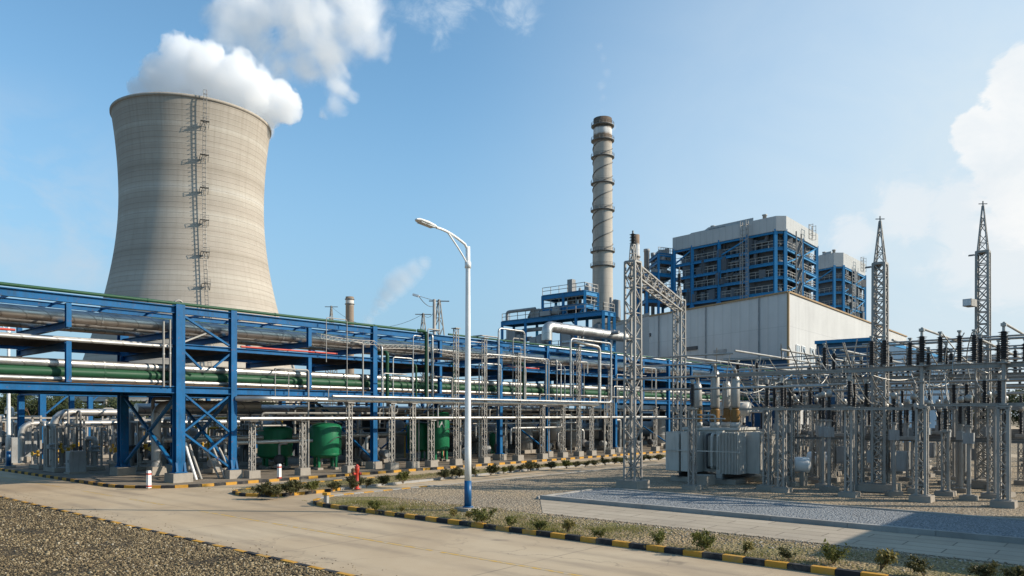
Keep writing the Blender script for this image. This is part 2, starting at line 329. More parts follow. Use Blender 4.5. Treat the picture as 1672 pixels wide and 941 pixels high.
# ---------------------------------------------------------------- mesh builder (all geometry in world axes, made relative when built)
class MB:
    def __init__(s): s.v = []; s.f = []; s.sm = []; s.mi = []; s.cur = 0
    def face(s, idx, sm=False): s.f.append(tuple(idx)); s.sm.append(sm); s.mi.append(s.cur)
    def box(s, c, size, rz=0, taper=1.0):
        x, y, z = size[0]/2, size[1]/2, size[2]/2; b = len(s.v); ca, sa = math.cos(rz), math.sin(rz)
        for dz in (-1, 1):
            k = taper if dz > 0 else 1
            for dx, dy in ((-1,-1),(1,-1),(1,1),(-1,1)):
                X, Y = dx*x*k, dy*y*k
                s.v.append((c[0]+ca*X-sa*Y, c[1]+sa*X+ca*Y, c[2]+dz*z))
        for q in ((3,2,1,0),(4,5,6,7),(0,1,5,4),(1,2,6,5),(2,3,7,6),(3,0,4,7)): s.face([b+i for i in q])
        return s
    def ext(s, x0, x1, y0, y1, z0, z1): return s.box(((x0+x1)/2,(y0+y1)/2,(z0+z1)/2), (x1-x0,y1-y0,z1-z0))
    def bar(s, p0, p1, w, h=None, up=(0,0,1)):
        p0, p1 = Vector(p0), Vector(p1); h = h or w; d = p1-p0
        if d.length < 1e-6: return s
        d.normalize(); up = Vector(up)
        if abs(d.dot(up)) > .98: up = Vector((1,0,0))
        a = d.cross(up).normalized(); u = a.cross(d); b = len(s.v)
        for p in (p0, p1):
            for i, j in ((-1,-1),(1,-1),(1,1),(-1,1)): s.v.append(tuple(p + a*(i*w/2) + u*(j*h/2)))
        for q in ((0,1,2,3),(7,6,5,4),(1,0,4,5),(2,1,5,6),(3,2,6,7),(0,3,7,4)): s.face([b+i for i in q])
        return s
    def ibeam(s, p0, p1, w, h, t=.03, up=(0,0,1)):
        p0, p1 = Vector(p0), Vector(p1); d = (p1-p0).normalized(); up = Vector(up)
        if abs(d.dot(up)) > .98: up = Vector((1,0,0))
        a = d.cross(up).normalized(); u = a.cross(d)
        prof = [(-w/2,-h/2),(w/2,-h/2),(w/2,-h/2+t),(t/2,-h/2+t),(t/2,h/2-t),(w/2,h/2-t),(w/2,h/2),(-w/2,h/2),(-w/2,h/2-t),(-t/2,h/2-t),(-t/2,-h/2+t),(-w/2,-h/2+t)]
        b = len(s.v); n = len(prof)
        for p in (p0, p1):
            for i, j in prof: s.v.append(tuple(p + a*i + u*j))
        for i in range(n): s.face((b+(i+1)%n, b+i, b+n+i, b+n+(i+1)%n))
        s.face([b+i for i in range(n)]); s.face([b+n+i for i in reversed(range(n))])
        return s
    def tube(s, pts, r, n=8, cap=True, sm=True):
        pts = [Vector(p) for p in pts]; k = len(pts)
        rr = r if isinstance(r, (list, tuple)) else [r]*k
        tans = []
        for i in range(k):
            a = (pts[i]-pts[i-1]).normalized() if i else None
            c = (pts[i+1]-pts[i]).normalized() if i < k-1 else None
            t = (a+c) if a is not None and c is not None else (a if a is not None else c)
            tans.append(t.normalized() if t.length > 1e-6 else (a or c))
        nrm = tans[0].orthogonal().normalized(); b = len(s.v)
        if abs(tans[0].z) < .9: nrm = (Vector((0,0,1)) - tans[0]*tans[0].z).normalized()
        for i in range(k):
            t = tans[i]; nrm = nrm - t*nrm.dot(t)
            nrm = nrm.normalized() if nrm.length > 1e-6 else t.orthogonal().normalized()
            bn = t.cross(nrm); m = 1.0
            if 0 < i < k-1:
                cc = (pts[i]-pts[i-1]).normalized().dot(t); m = 1/max(.5, cc)
            for j in range(n):
                a = 2*PI*j/n; s.v.append(tuple(pts[i] + (nrm*math.cos(a) + bn*math.sin(a))*rr[i]*(m if k > 2 and False else 1)))
        for i in range(k-1):
            for j in range(n):
                j2 = (j+1) % n
                s.face((b+i*n+j, b+i*n+j2, b+(i+1)*n+j2, b+(i+1)*n+j), sm)
        if cap:
            for base, rev in ((b, True), (b+(k-1)*n, False)):
                c = len(s.v); s.v.extend([s.v[base+j] for j in range(n)])
                q = [c+j for j in range(n)]; s.face(q[::-1] if rev else q)
        return s
    def pipe(s, pts, r, bend=None, n=12, steps=5):
        pts = [Vector(p) for p in pts]; bend = bend or r*3; out = [pts[0]]
        for i in range(1, len(pts)-1):
            a, p, c = pts[i-1], pts[i], pts[i+1]
            d0, d1 = (a-p), (c-p); bb = min(bend, d0.length*.48, d1.length*.48)
            e0, e1 = p + d0.normalized()*bb, p + d1.normalized()*bb
            for k in range(steps+1):
                t = k/steps; out.append(e0*(1-t)**2 + p*2*t*(1-t) + e1*t*t)
        out.append(pts[-1]); return s.tube(out, r, n)
    def flange(s, p, d, r, t=.06, n=12):
        p = Vector(p); d = Vector(d).normalized(); return s.tube([p-d*t/2, p+d*t/2], r, n, sm=False)
    def lathe(s, prof, c=(0,0,0), n=16, sm=True, axis=None, cap=True):
        b = len(s.v); k = len(prof); c = Vector(c)
        ax = Vector(axis).normalized() if axis is not None else Vector((0,0,1))
        e1 = ax.orthogonal().normalized() if axis is not None else Vector((1,0,0)); e2 = ax.cross(e1)
        for r, z in prof:
            for j in range(n):
                a = 2*PI*j/n; s.v.append(tuple(c + ax*z + (e1*math.cos(a)+e2*math.sin(a))*r))
        for i in range(k-1):
            for j in range(n):
                j2 = (j+1) % n; s.face((b+i*n+j, b+i*n+j2, b+(i+1)*n+j2, b+(i+1)*n+j), sm)
        if cap:
            if prof[0][0] > 1e-4: s.face([b+j for j in reversed(range(n))])
            if prof[-1][0] > 1e-4: s.face([b+(k-1)*n+j for j in range(n)])
        return s
    def prism(s, poly, z0, z1):
        b = len(s.v); n = len(poly)
        area = sum(poly[i][0]*poly[(i+1)%n][1]-poly[(i+1)%n][0]*poly[i][1] for i in range(n))
        if area < 0: poly = poly[::-1]
        for z in (z0, z1):
            for i, p in enumerate(poly): s.v.append((p[0], p[1], z[i] if isinstance(z, (list,)) else z))
        for i in range(n): j = (i+1) % n; s.face((b+i, b+j, b+n+j, b+n+i))
        s.face([b+n+i for i in range(n)]); s.face([b+i for i in reversed(range(n))])
        return s
    def quad(s, a, b, c, d):
        k = len(s.v); s.v.extend([tuple(a), tuple(b), tuple(c), tuple(d)]); s.face((k,k+1,k+2,k+3)); return s
    def mast(s, x, y, z0, z1, w0, w1=None, panel=.5, leg=.05, brace=.025, both=False):
        """four-legged lattice column"""
        w1 = w0 if w1 is None else w1; n = max(1, round((z1-z0)/panel))
        def cor(k, t):
            w = (w0 + (w1-w0)*t)/2; dx, dy = ((-1,-1),(1,-1),(1,1),(-1,1))[k % 4]
            return Vector((x+dx*w, y+dy*w, z0+(z1-z0)*t))
        for k in range(4): s.bar(cor(k,0), cor(k,1), leg)
        for i in range(n):
            t0, t1 = i/n, (i+1)/n
            for k in range(4):
                a, b = (cor(k, t0), cor(k+1, t1)) if (i+k) % 2 else (cor(k+1, t0), cor(k, t1))
                s.bar(a, b, brace, brace)
                if both: s.bar(cor(k+1, t0) if (i+k) % 2 else cor(k, t0), cor(k, t1) if (i+k) % 2 else cor(k+1, t1), brace)
                if i % 2 == 0 or both: s.bar(cor(k, t1), cor(k+1, t1), brace)
        for k in range(4): s.bar(cor(k, 1), cor(k+1, 1), leg)
        return s
    def build(s, name, mat, parent=None, org=None):
        if parent is not None: o3 = Vector(parent_loc(parent))
        elif org is not None: o3 = Vector(org)
        else: o3 = Vector((0,0,0))
        me = bpy.data.meshes.new(name)
        va = np.array(s.v, dtype=np.float64) - np.array(o3)
        me.from_pydata(va.tolist(), [], s.f)
        me.polygons.foreach_set('use_smooth', s.sm)
        mats = mat if isinstance(mat, (list, tuple)) else [mat]
        for m in mats: me.materials.append(M[m] if isinstance(m, str) else m)
        if len(mats) > 1: me.polygons.foreach_set('material_index', s.mi)
        me.update()
        o = bpy.data.objects.new(name, me); C.objects.link(o)
        if parent is not None:
            o.parent = parent
        else: o.location = o3
        return o

def parent_loc(p):
    loc = Vector((0,0,0))
    while p is not None: loc = loc + p.location; p = p.parent
    return loc
def tag(o, label, cat, group=None, kind=None):
    if label: o['label'] = label
    if cat: o['category'] = cat
    if group: o['group'] = group
    if kind: o['kind'] = kind
    return o
def thing(name, label, cat, loc=(0,0,0), group=None):
    o = bpy.data.objects.new(name, None); C.objects.link(o); o.location = loc; o.empty_display_size = .2
    return tag(o, label, cat, group)
KIDS = {}
def kids(o):
    return [c for c in o.children]
def dup(root, loc, label=None, group=None, rz=0, scale=None):
    r = root.copy(); C.objects.link(r); r.location = loc; r.rotation_euler = (0,0,rz)
    if scale: r.scale = scale if isinstance(scale, (tuple, list)) else (scale,)*3
    if label: r['label'] = label
    if group: r['group'] = group
    def rec(src, dst):
        for ch in list(src.children):
            c = ch.copy(); C.objects.link(c); c.parent = dst; rec(ch, c)
    rec(root, r)
    return r
def struct(mb, name, mat, org=None):
    o = mb.build(name, mat, None, org); o['kind'] = 'structure'; return o
def sheet(name, poly, z, mat, thick=None):
    mb = MB()
    if thick: mb.prism([(p[0], p[1]) for p in poly], z-thick, z)
    else:
        b = len(mb.v); mb.v.extend([(p[0], p[1], z) for p in poly]); n = len(poly)
        area = sum(poly[i][0]*poly[(i+1)%n][1]-poly[(i+1)%n][0]*poly[i][1] for i in range(n))
        mb.face(range(n) if area > 0 else list(reversed(range(n))))
    return struct(mb, name, mat)
# ---------------------------------------------------------------- ground, roads, kerbs
struct(MB().quad((-2500,-2500,-.02),(2500,-2500,-.02),(2500,2500,-.02),(-2500,2500,-.02)), 'ground', 'earth')
UG, UE = 9.2, 15.65                      # gravel edge and lot edge of the main road
road = MB()
road.quad((UG,-60,0),(15.6,-60,0),(15.6,420,0),(UG,420,0))
road.quad((15.6,20.5,0),(260,20.5,0),(260,33.6,0),(15.6,33.6,0))
struct(road, 'road', 'road')
rd2 = MB().quad((66,-60,.09),(71.5,-60,.09),(71.5,24,.09),(66,24,.09))
struct(rd2, 'cross_road', 'road')
def arc(cx, cy, r, a0, a1, n=8):
    return [(cx+r*math.cos(R(a0+(a1-a0)*i/n)), cy+r*math.sin(R(a0+(a1-a0)*i/n))) for i in range(n+1)]
# lot with rounded corner
lot_edge = [(UE,-60), (UE,21.4)] + arc(UE+2.3, 22.0, 2.3, 180, 90, 7) + [(260,24.35)]
sheet('lot_ground', lot_edge + [(260,-60)], .08, 'gravel_lot', .12)
sheet('verge_soil', [(UE+.14,-60),(UE+.14,21.4)] + arc(UE+2.3, 22.0, 2.15, 180, 110, 5) + [(18.6,22.5),(18.9,16.5),(18.45,15.2),(18.5,-60)], .086, 'soil')
# concrete path with joints
sheet('path', [(18.75,14.9),(21.75,17.4),(21.75,-60),(18.75,-60)], .092, 'path')
# crushed stone strip
sheet('crushed_stone_path', [(22.12,17.55),(26.25,17.75),(26.25,-60),(22.12,-60)], .13, 'gravel_blue', .05)
k = MB()
def kerb_run(pts, w, z0, z1, seglen, gap=.012, mats=2, jitter=.006):
    """row of kerb blocks along a polyline; alternating material index"""
    mb = MB(); d = []; L = 0
    for a, b in zip(pts, pts[1:]):
        l = math.dist(a, b); d.append((L, L+l, a, b)); L += l
    def pos(s):
        for s0, s1, a, b in d:
            if s <= s1 or (s0, s1, a, b) == d[-1]:
                t = (s-s0)/(s1-s0); return Vector((a[0]+(b[0]-a[0])*t, a[1]+(b[1]-a[1])*t, 0))
    n = max(1, round(L/seglen)); st = L/n
    for i in range(n):
        p, q = pos(i*st), pos((i+1)*st); dd = (q-p).normalized()*gap/2
        j = rnd.uniform(-jitter, jitter); mb.cur = i % mats
        mb.bar(p+dd+Vector((0,0,(z0+z1)/2+j)), q-dd+Vector((0,0,(z0+z1)/2+j)), w+rnd.uniform(0,.006), z1-z0)
    return mb
near_pts = [(UE,-40), (UE,21.4)] + arc(UE+2.3, 22.0, 2.3, 180, 140, 4)
struct(kerb_run(near_pts, .15, -.03, .13, .48), 'kerb', ['kyellow', 'kblack'])
struct(kerb_run(arc(UE+2.3, 22.0, 2.3, 138, 90, 5) + [(23,24.35)], .14, -.03, .11, .5), 'kerb', ['kyellow', 'kerbgrey'])
struct(kerb_run([(23.02,24.35),(150,24.35)], .12, -.03, .09, 2.0, mats=1), 'kerb', ['kerbgrey'])
struct(kerb_run([(21.93,17.5),(21.93,-50)], .17, -.02, .23, 2.2, mats=1), 'kerb', ['kerbgrey'])
struct(kerb_run([(21.9,17.66),(26.4,17.85),(26.4,-50)], .10, -.02, .17, 1.6, mats=1), 'kerb', ['kerbgrey'])
# foreground gravel with low worn edging
sheet('gravel_bed', [(UG-.1,-60),(UG-.1,420),(-300,420),(-300,-60)], .03, 'gravel_front', .06)
struct(kerb_run([(UG-.04,-30),(UG-.04,140)], .12, -.03, .055, .5), 'kerb', ['kyellow', 'kblack'])
# planted strip between the two lanes
strip = [(16.3,26.3)] + [(15.6,27.4),(16.0,28.9),(18.3,29.75)] + [(120,29.75),(120,27.55),(33,27.75),(21.3,26.9),(18.2,26.25)]
sheet('planting_strip', strip, .08, 'soil', .12)
struct(kerb_run([(19.5,26.55),(18.2,26.2),(16.3,26.25),(15.55,27.4),(15.95,28.95),(18.3,29.8),(26,29.8)], .13, -.03, .12, .5), 'kerb', ['kyellow', 'kblack'])
struct(kerb_run([(19.55,26.56),(33,27.68),(120,27.48)], .12, -.03, .10, 2.4, mats=1), 'kerb', ['kerbgrey'])
# plant yard under the pipe rack
yard_edge = [(13.75,420),(13.75,36.2)] + arc(16.9, 35.6, 3.1, 180, 270, 8) + [(260,32.5)]
sheet('plant_yard', yard_edge + [(260,420)], .08, 'yard', .12)
struct(kerb_run([(13.7,150),(13.7,36.2)] + arc(16.9, 35.6, 3.18, 180, 270, 8) + [(170,32.42)], .14, -.03, .13, .55), 'kerb', ['kyellow', 'kblack'])
# worn centre line
ln = MB()
y = -20
while y < 60:
    l = rnd.uniform(2.5, 7); ln.quad((12.20,y,.004),(12.30,y,.004),(12.30,y+l,.004),(12.20,y+l,.004)); y += l + rnd.choice((.15,.3,1.6,2.6))
struct(ln, 'road_marking', 'line')
ln = MB(); ln.quad((19.5,26.25,.004),(33,27.25,.004),(33,27.35,.004),(19.5,26.35,.004)); ln.quad((33,27.25,.004),(110,27.1,.004),(110,27.2,.004),(33,27.35,.004))
struct(ln, 'road_marking', 'line')

# loose stones on the gravel bed
ICO = None
def ico():
    bm = bmesh.new(); bmesh.ops.create_icosphere(bm, subdivisions=1, radius=1)
    v = np.array([x.co[:] for x in bm.verts]); f = np.array([[q.index for q in x.verts] for x in bm.faces]); bm.free(); return v, f
def stones(name, pts, sizes, mat, zs, seed=1):
    rs = np.random.RandomState(seed); iv, jf = ico(); n = len(pts); nv = len(iv)
    s = sizes[:,None,None]*rs.uniform(.55,1.25,(n,1,3)); s[:,:,2] *= .7
    V = iv[None]*s*rs.uniform(.75,1.15,(n,nv,1))
    a = rs.uniform(0, 2*PI, n); ca, sa = np.cos(a)[:,None], np.sin(a)[:,None]
    X = V[:,:,0]*ca - V[:,:,1]*sa + pts[:,0:1]; Y = V[:,:,0]*sa + V[:,:,1]*ca + pts[:,1:2]; Z = V[:,:,2] + zs + sizes[:,None]*.25
    V = np.stack([X,Y,Z], 2).reshape(-1,3); Fc = (jf[None] + (np.arange(n)*nv)[:,None,None]).reshape(-1,3)
    me = bpy.data.meshes.new(name); me.vertices.add(len(V)); me.vertices.foreach_set('co', V.ravel())
    me.loops.add(Fc.size); me.loops.foreach_set('vertex_index', Fc.ravel()); me.polygons.add(len(Fc))
    me.polygons.foreach_set('loop_start', np.arange(len(Fc))*3); me.update(calc_edges=True); me.validate()
    col = me.color_attributes.new('tone', 'BYTE_COLOR', 'POINT')
    t = np.repeat(rs.uniform(0,1,n), nv); col.data.foreach_set('color', np.stack([t,t,t,np.ones_like(t)],1).ravel())
    me.materials.append(mat); o = bpy.data.objects.new(name, me); C.objects.link(o); return o
def stone_mat(name, cols):
    m, nt, bs = new_mat(name); N = NT(nt); a = N.n('ShaderNodeAttribute', attribute_name='tone')
    c = N.ramp(a.outputs['Fac'], cols); n = N.noise(N.coord('Object'), 40, 3, .6)
    c = N.mix(N.mr(n, .4, .7, 0, .35), c, (.09,.07,.05)); N.l(c, bs.inputs['Base Color'])
    bs.inputs['Roughness'].default_value = .9; bs.inputs['Specular IOR Level'].default_value = .2; return m
SM = stone_mat('pebbles', [(0,(.05,.037,.022)),(.3,(.115,.085,.048)),(.65,(.235,.175,.095)),(.94,(.33,.26,.155)),(1,(.44,.39,.30))])
SL = stone_mat('pale_pebbles', [(0,(.20,.155,.105)),(.5,(.31,.25,.18)),(.9,(.42,.36,.27)),(1,(.52,.47,.40))])
rs = np.random.RandomState(3); pts = []
for _ in range(85000):
    v_ = 10.5 + 30*rs.uniform()**1.5; u_ = UG-.12 - 6.5*rs.uniform()**1.1
    X, Y = CU*u_ - SU*v_, SU*u_ + CU*v_
    if Y < 13 or abs(X/Y) > .72: continue
    if rs.uniform() > min(1, (20/Y)**2): continue
    if mnoise.noise(Vector((u_*.8, v_*.8, 1))) + .5*mnoise.noise(Vector((u_*2.5, v_*2.5, 4))) < rs.uniform(-.75,-.1): continue
    pts.append((u_, v_))
pts = np.array(pts)
o = stones('gravel', pts, rs.uniform(.010,.030,len(pts))*np.where(rs.uniform(size=len(pts))<.08, rs.uniform(1.3,2.2,len(pts)), 1), SM, .03, 5)
tag(o, 'loose brown pebbles covering the gravel bed beside the road', 'gravel', kind='stuff')
pts = np.array([(UG + .05 + .9*rs.uniform()**3, 11+26*rs.uniform()) for _ in range(420)])
o = stones('gravel', pts, rs.uniform(.008,.022,len(pts)), SM, .0, 8)
tag(o, 'few loose stones spilled over the edging onto the road', 'gravel', kind='stuff')
pts = []
for _ in range(26000):
    u_ = UE + .3 + 5.8*rs.uniform(); v_ = 2 + 20*rs.uniform()
    if 18.8 < u_ < 22: continue
    if u_ < 18.6 and rs.uniform() < (.93 if u_ < 17.3 else .7): continue
    pts.append((u_, v_))
pts = np.array(pts)
o = stones('gravel', pts, rs.uniform(.012,.035,len(pts)), SL, .085, 6)
tag(o, 'scattered pale stones on the verge between striped kerb and path', 'gravel', kind='stuff')

# ---------------------------------------------------------------- pipe rack
VF, VB = 34.8, 41.0
ZT, ZM, ZB = 8.1, 6.42, 4.38
rack = thing('pipe_rack', 'long blue steel pipe rack carrying pipes past the road on three levels', 'pipe rack', (16.5, VF, 0))
cols_u = [2.0, 16.5, 19.2, 28.0, 39.0, 44.3, 53.5, 62.5, 71.5, 81, 91, 101, 112, 124, 137]
hang_u = [-6, 11.8, 23.6, 33.3, 48.6, 58, 67, 76]
U0, U1 = -14.0, 140.0
def plinth(u, v, w=.85, h=.42): return MB().box((u, v, .08+h/2), (w, w, h), 0, .97)
for u in cols_u:
    for v in (VF, VB):
        w = .42 if u in (16.5, 2.0) else (.30 if u < 60 else .28)
        mb = MB(); mb.ibeam((u,v,.5),(u,v,8.35), w, w, .05, up=(0,1,0)); mb.box((u,v,.535),(w+.16,w+.16,.05))
        if u == 16.5 or u == 19.2:
            for dx in (-1,1):
                mb.bar((u+dx*(w/2-.02),v-w/2-.06,.56),(u+dx*(w/2-.02),v-w/2+.02,1.0),.03,.10); mb.bar((u+dx*(w/2+.05),v,.56),(u+dx*(w/2),v,1.0),.03,.12)
        mb.build('column', 'blue', rack); plinth(u, v, w*2+.1).build('plinth', 'concrete', rack)
for v in (VF, VB):
    for z, h, w in ((ZT,.34,.22),(ZM,.22,.20),(ZB,.33,.24)):
        MB().ibeam((16.5 if (z == ZM and v == VF) else U0,v,z),(U1,v,z), w, h, .035).build('beam', 'blue', rack)
for v in (37.9,):
    MB().ibeam((U0,v,ZT+.06),(U1,v,ZT+.06), .14, .22, .02).build('purlin', 'blue', rack)
for u in sorted(cols_u + hang_u):
    mb = MB(); mb.ibeam((u,VF+.13,7.0),(u,VB-.13,7.0), .2, .3, .03); mb.build('cross_beam', 'blue', rack)
    mb = MB(); mb.ibeam((u,VF+.13,ZM-.30),(u,VB-.13,ZM-.30), .2, .28, .03); mb.build('cross_beam', 'blue', rack)
    mb = MB(); mb.ibeam((u,VF+.14,ZB-.02),(u,VB-.14,ZB-.02), .22, .34, .03); mb.build('cross_beam', 'blue', rack)
for u in hang_u:
    for v in (VF, VB):
        MB().ibeam((u,v,6.9),(u,v,ZT-.2), .2, .2, .025, up=(0,1,0)).build('hanger', 'blue', rack)
        MB().ibeam((u,v,ZB+.2),(u,v,ZM-.12), .2, .2, .025, up=(0,1,0)).build('hanger', 'blue', rack)
jo = MB()
u = U0 + 1
while u < 110:
    jo.bar((u,VF+.12,ZT+.1),(u,VB-.12,ZT+.1), .06, .10); u += 2.1
jo.build('top_joists', 'blue', rack)['kind'] = 'stuff'
mb = MB(); mb.ext(U0, U1, VF+.16, VB-1.0, ZM-.02, ZM+.03); mb.build('deck_plate', 'rust', rack)
MB().tube([(U0,VF+.08,ZM-.05),(16.2,VF+.08,ZM-.05)], .085, 12).build('deck_edge_tube', 'silver_dull', rack)
mb = MB(); mb.ext(U0, U1, VF+.18, VB-.2, ZB+.205, ZB+.235); mb.build('lower_deck', 'rust', rack)
# braces of the portal beside the road
def brace(p, q, w=.13, mat='blue'): MB().bar(p, q, w, w*.7).build('brace', mat, rack)
a, b = 16.72, 19.04
for z0, z1 in ((2.35,4.2),(.62,2.35)):
    brace((a,VF,z1),(b,VF,z0)); 
brace((a,VF+.05,2.4),(b,VF+.05,4.15)); brace((b,VF+.05,2.3),(17.9,VF+.05,1.45))
brace((a,VF,7.85),(b,VF,6.6)); brace((a,VF+.05,6.62),(18.0,VF+.05,7.2), .10, 'galv')
brace((a,VF,6.2),(17.6,VF,5.4)); brace((b,VF,6.2),(18.2,VF,5.5))
for u in (16.5, 19.2):
    brace((u,VF+.25,4.1),(u,VB-.25,.7), .15); brace((u,VB-.25,4.1),(u,VF+.25,.7), .15)
for u in (28, 44.3, 62.5): brace((u,VF+.2,.7),(u,VB-.2,4.1), .12)
for u0, u1 in ((44.5,53.3),(28.2,38.8)):
    brace((u0,VB,4.1),((u0+u1)/2,VB,.8), .12); brace((u1,VB,4.1),((u0+u1)/2,VB,.8), .12)
mb = MB(); mb.tube([(16.5+.2*math.cos(t*PI/8), VF, 8.36+.2*math.sin(t*PI/8)) for t in range(9)], .05, 8); mb.build('lifting_eye', 'galv', rack)

# pipes lying on the rack: one thing each
def pipe_thing(name, label, pts, r, mat, group, bend=None, n=14, flanges=(), sub=None, cat='pipe'):
    p0 = Vector(pts[0]); mb = MB().pipe(pts, r, bend, n)
    fl = []
    for a, b in zip(pts, pts[1:]):
        a, b = Vector(a), Vector(b); L = (b-a).length
        if flanges and L > flanges[0]*1.2:
            k = int(L//flanges[0])
            for i in range(k): fl.append((a + (b-a)*((i+.5)/k), (b-a)))
    t = thing(name, label, cat, p0, group); mb.build('pipe_run', mat, t)
    for p, d in fl[:40]:
        MB().flange(p, d, r*(flanges[1] if len(flanges) > 1 else 1.12), flanges[2] if len(flanges) > 2 else .05, n).build('clamp_band', 'silver_dull' if mat != 'green' else 'green', t)
    return t
RG = 'pipes carried by the blue pipe rack'
deckz = ZB + .235
RP = [  # v, z, r, material, label
 (35.75, 7.15+.30, .29, 'silver', 'thick shiny aluminium clad pipe on the top tier of the blue rack'),
 (37.1, 7.15+.18, .17, 'silver_dull', 'dull grey pipe behind the thick shiny pipe on the top tier'),
 (39.3, 7.15+.24, .23, 'silver', 'shiny pipe at the back of the top tier of the rack'),
 (35.40, 5.02, .21, 'green', 'green pipe along the front of the lower tier under a silver pipe'),
 (35.46, 5.40, .19, 'silver', 'silver pipe lying just above the front green pipe'),
 (35.26, deckz+.115, .11, 'silver', 'slim silver pipe on the front edge of the lower deck'),
 (36.35, deckz+.17, .165, 'green', 'second green pipe resting on the lower deck'),
 (37.2, deckz+.26, .25, 'silver_dull', 'dull lagged pipe in the middle of the lower deck'),
 (38.3, deckz+.2, .19, 'silver', 'silver pipe behind the dull lagged pipe on the lower deck'),
 (39.4, deckz+.3, .29, 'silver_dull', 'thick grey pipe at the back of the lower deck'),
 (36.0, ZM+.03+.08, .075, 'silver_dull', 'thin grey pipe on the rusty middle deck'),
 (37.6, ZM+.03+.15, .14, 'silver', 'silver pipe on the rusty middle deck'),
 (38.6, ZM+.03+.11, .10, 'green', 'thin green pipe on the rusty middle deck'),
]
for v, z, r, mt, lab in RP:
    t = pipe_thing('rack_pipe', lab, [(U0-2,v,z),(U1-2,v,z)], r, mt, RG, flanges=(4.4, 1.05, .07))
    mb = MB()
pipe_thing('rack_pipe', 'thin green pipe running along the top edge of the blue rack', [(U0,VF-.06,ZT+.29),(31.2,VF-.06,ZT+.29)], .075, 'green', RG, flanges=(6,1.2,.06))
pipe_thing('rack_pipe', 'thin green pipe at the top edge turning down beside the lattice post', [(31.35,VF-.06,ZT+.29),(31.9,VF-.25,ZT+.29),(31.9,VF-.25,4.1)], .11, 'green', RG, .3)
pipe_thing('rack_pipe', 'green pipe on the far back edge of the rack top', [(18,VB+.05,ZT+.30),(90,VB+.05,ZT+.30)], .06, 'green', RG)
pipe_thing('rack_pipe', 'green pipe on the top edge of the far end of the rack', [(34,VF-.06,ZT+.29),(130,VF-.06,ZT+.29)], .06, 'green', RG)
for i, (u0, u1) in enumerate(((-6,9.9),(19.7,25.5),(40.0,43.5))):
    pipe_thing('fire_main', ('thin red pipe on the rusty deck where the rack crosses the road', 'thin red pipe on the deck just past the road portal', 'short thin red pipe on the deck near the lattice gantry')[i],
               [(u0,VF+.12,ZM+.20),(u1,VF+.12,ZM+.20)], .05, 'red', 'red pipes on the middle deck')
# green and silver drop pipes on the rack face
def drop(u, z0, z1, r, mat, lab, v=VF-.32, top=True):
    pts = [(u,VF+.5,z0),(u,v,z0),(u,v,z1)] if top else [(u,v,z0),(u,v,z1)]
    return pipe_thing('drop_pipe', lab, pts, r, mat, 'drop pipes on the face of the rack', .25, 12, (1.6,1.25,.07))
drop(28.75, 6.9, 4.05, .11, 'green', 'short green drop pipe beside the blue column with lattice supports')
drop(28.35, 7.25, 4.05, .06, 'silver', 'thin silver drop pipe next to the short green one')
drop(32.35, 8.25, 4.05, .07, 'silver', 'thin silver drop pipe beside the tall green drop pipe')
drop(31.0, 6.3, 4.2, .06, 'green', 'thin green drop pipe short of the tall green one')
drop(34.2, 6.5, 4.1, .06, 'green', 'thin green drop pipe just past the lattice post')
drop(41.2, 6.9, 4.1, .09, 'green', 'lone green drop pipe seen behind the street lamp')
for i, u in enumerate((45.1, 45.6, 46.1)): drop(u, 7.4-.25*i, 4.3, .05, 'silver', f'{ORD[i]} thin silver drop pipe past the last bright blue column')
drop(16.05, 7.6, 4.5, .045, 'galv', 'thin grey conduit fixed against the road side of the portal column', VF-.1, False)
drop(15.75, 7.5, 4.5, .05, 'galv', 'pale conduit hanging a little apart from the portal column', VF-.1, False)

# silver pipe bank in front of the rack, with expansion loops
VL = 33.55
FP = 'silver pipes on lattice supports in front of the rack'
pipe_thing('service_pipe', 'long shiny pipe in front of the rack that turns up in a loop', [(19.3,VL+1.1,4.02),(20.2,VL,4.02),(49.4,VL,4.02),(49.4,VL,8.55),(46.2,VL+.1,8.75),(46.2,VL+1.2,8.75)], .13, 'silver', FP, .4, 14, (5.3,1.12,.1))
pipe_thing('service_pipe', 'second shiny pipe under the looped one on the lattice supports', [(18.9,VL+.1,3.02),(60,VL+.1,3.02)], .10, 'silver', FP, .4, 14, (6.1,1.15,.1))
pipe_thing('service_pipe', 'slimmer silver pipe beside the looped one, ending in a taller loop', [(24,VL-.28,4.2),(50.6,VL-.28,4.2),(50.6,VL-.28,8.9),(45.3,VL-.2,8.9),(45.3,VL-.2,4.6)], .075, 'silver', FP, .35, 12)
pipe_thing('service_pipe', 'silver loop standing above the rack top behind the street lamp', [(37.5,VL,4.2),(37.5,VL,9.0),(40.2,VL,9.0),(40.2,VL,4.2)], .06, 'silver', FP, .3, 12)
pipe_thing('service_pipe', 'thin silver loop with a lower shoulder behind the street lamp', [(36.2,VL,4.2),(36.2,VL,7.2),(42.6,VL,7.2),(42.6,VL,4.2)], .05, 'silver', FP, .3, 12)
pipe_thing('service_pipe', 'dull pipe running low behind the green tanks', [(18,39.7,1.9),(70,39.7,1.9)], .15, 'silver_dull', FP, .3, 12)
pipe_thing('service_pipe', 'dull pipe at tank height passing the plain lattice supports', [(20.2,36.7,1.75),(25.3,36.7,1.75)], .10, 'silver_dull', FP, .3, 12)
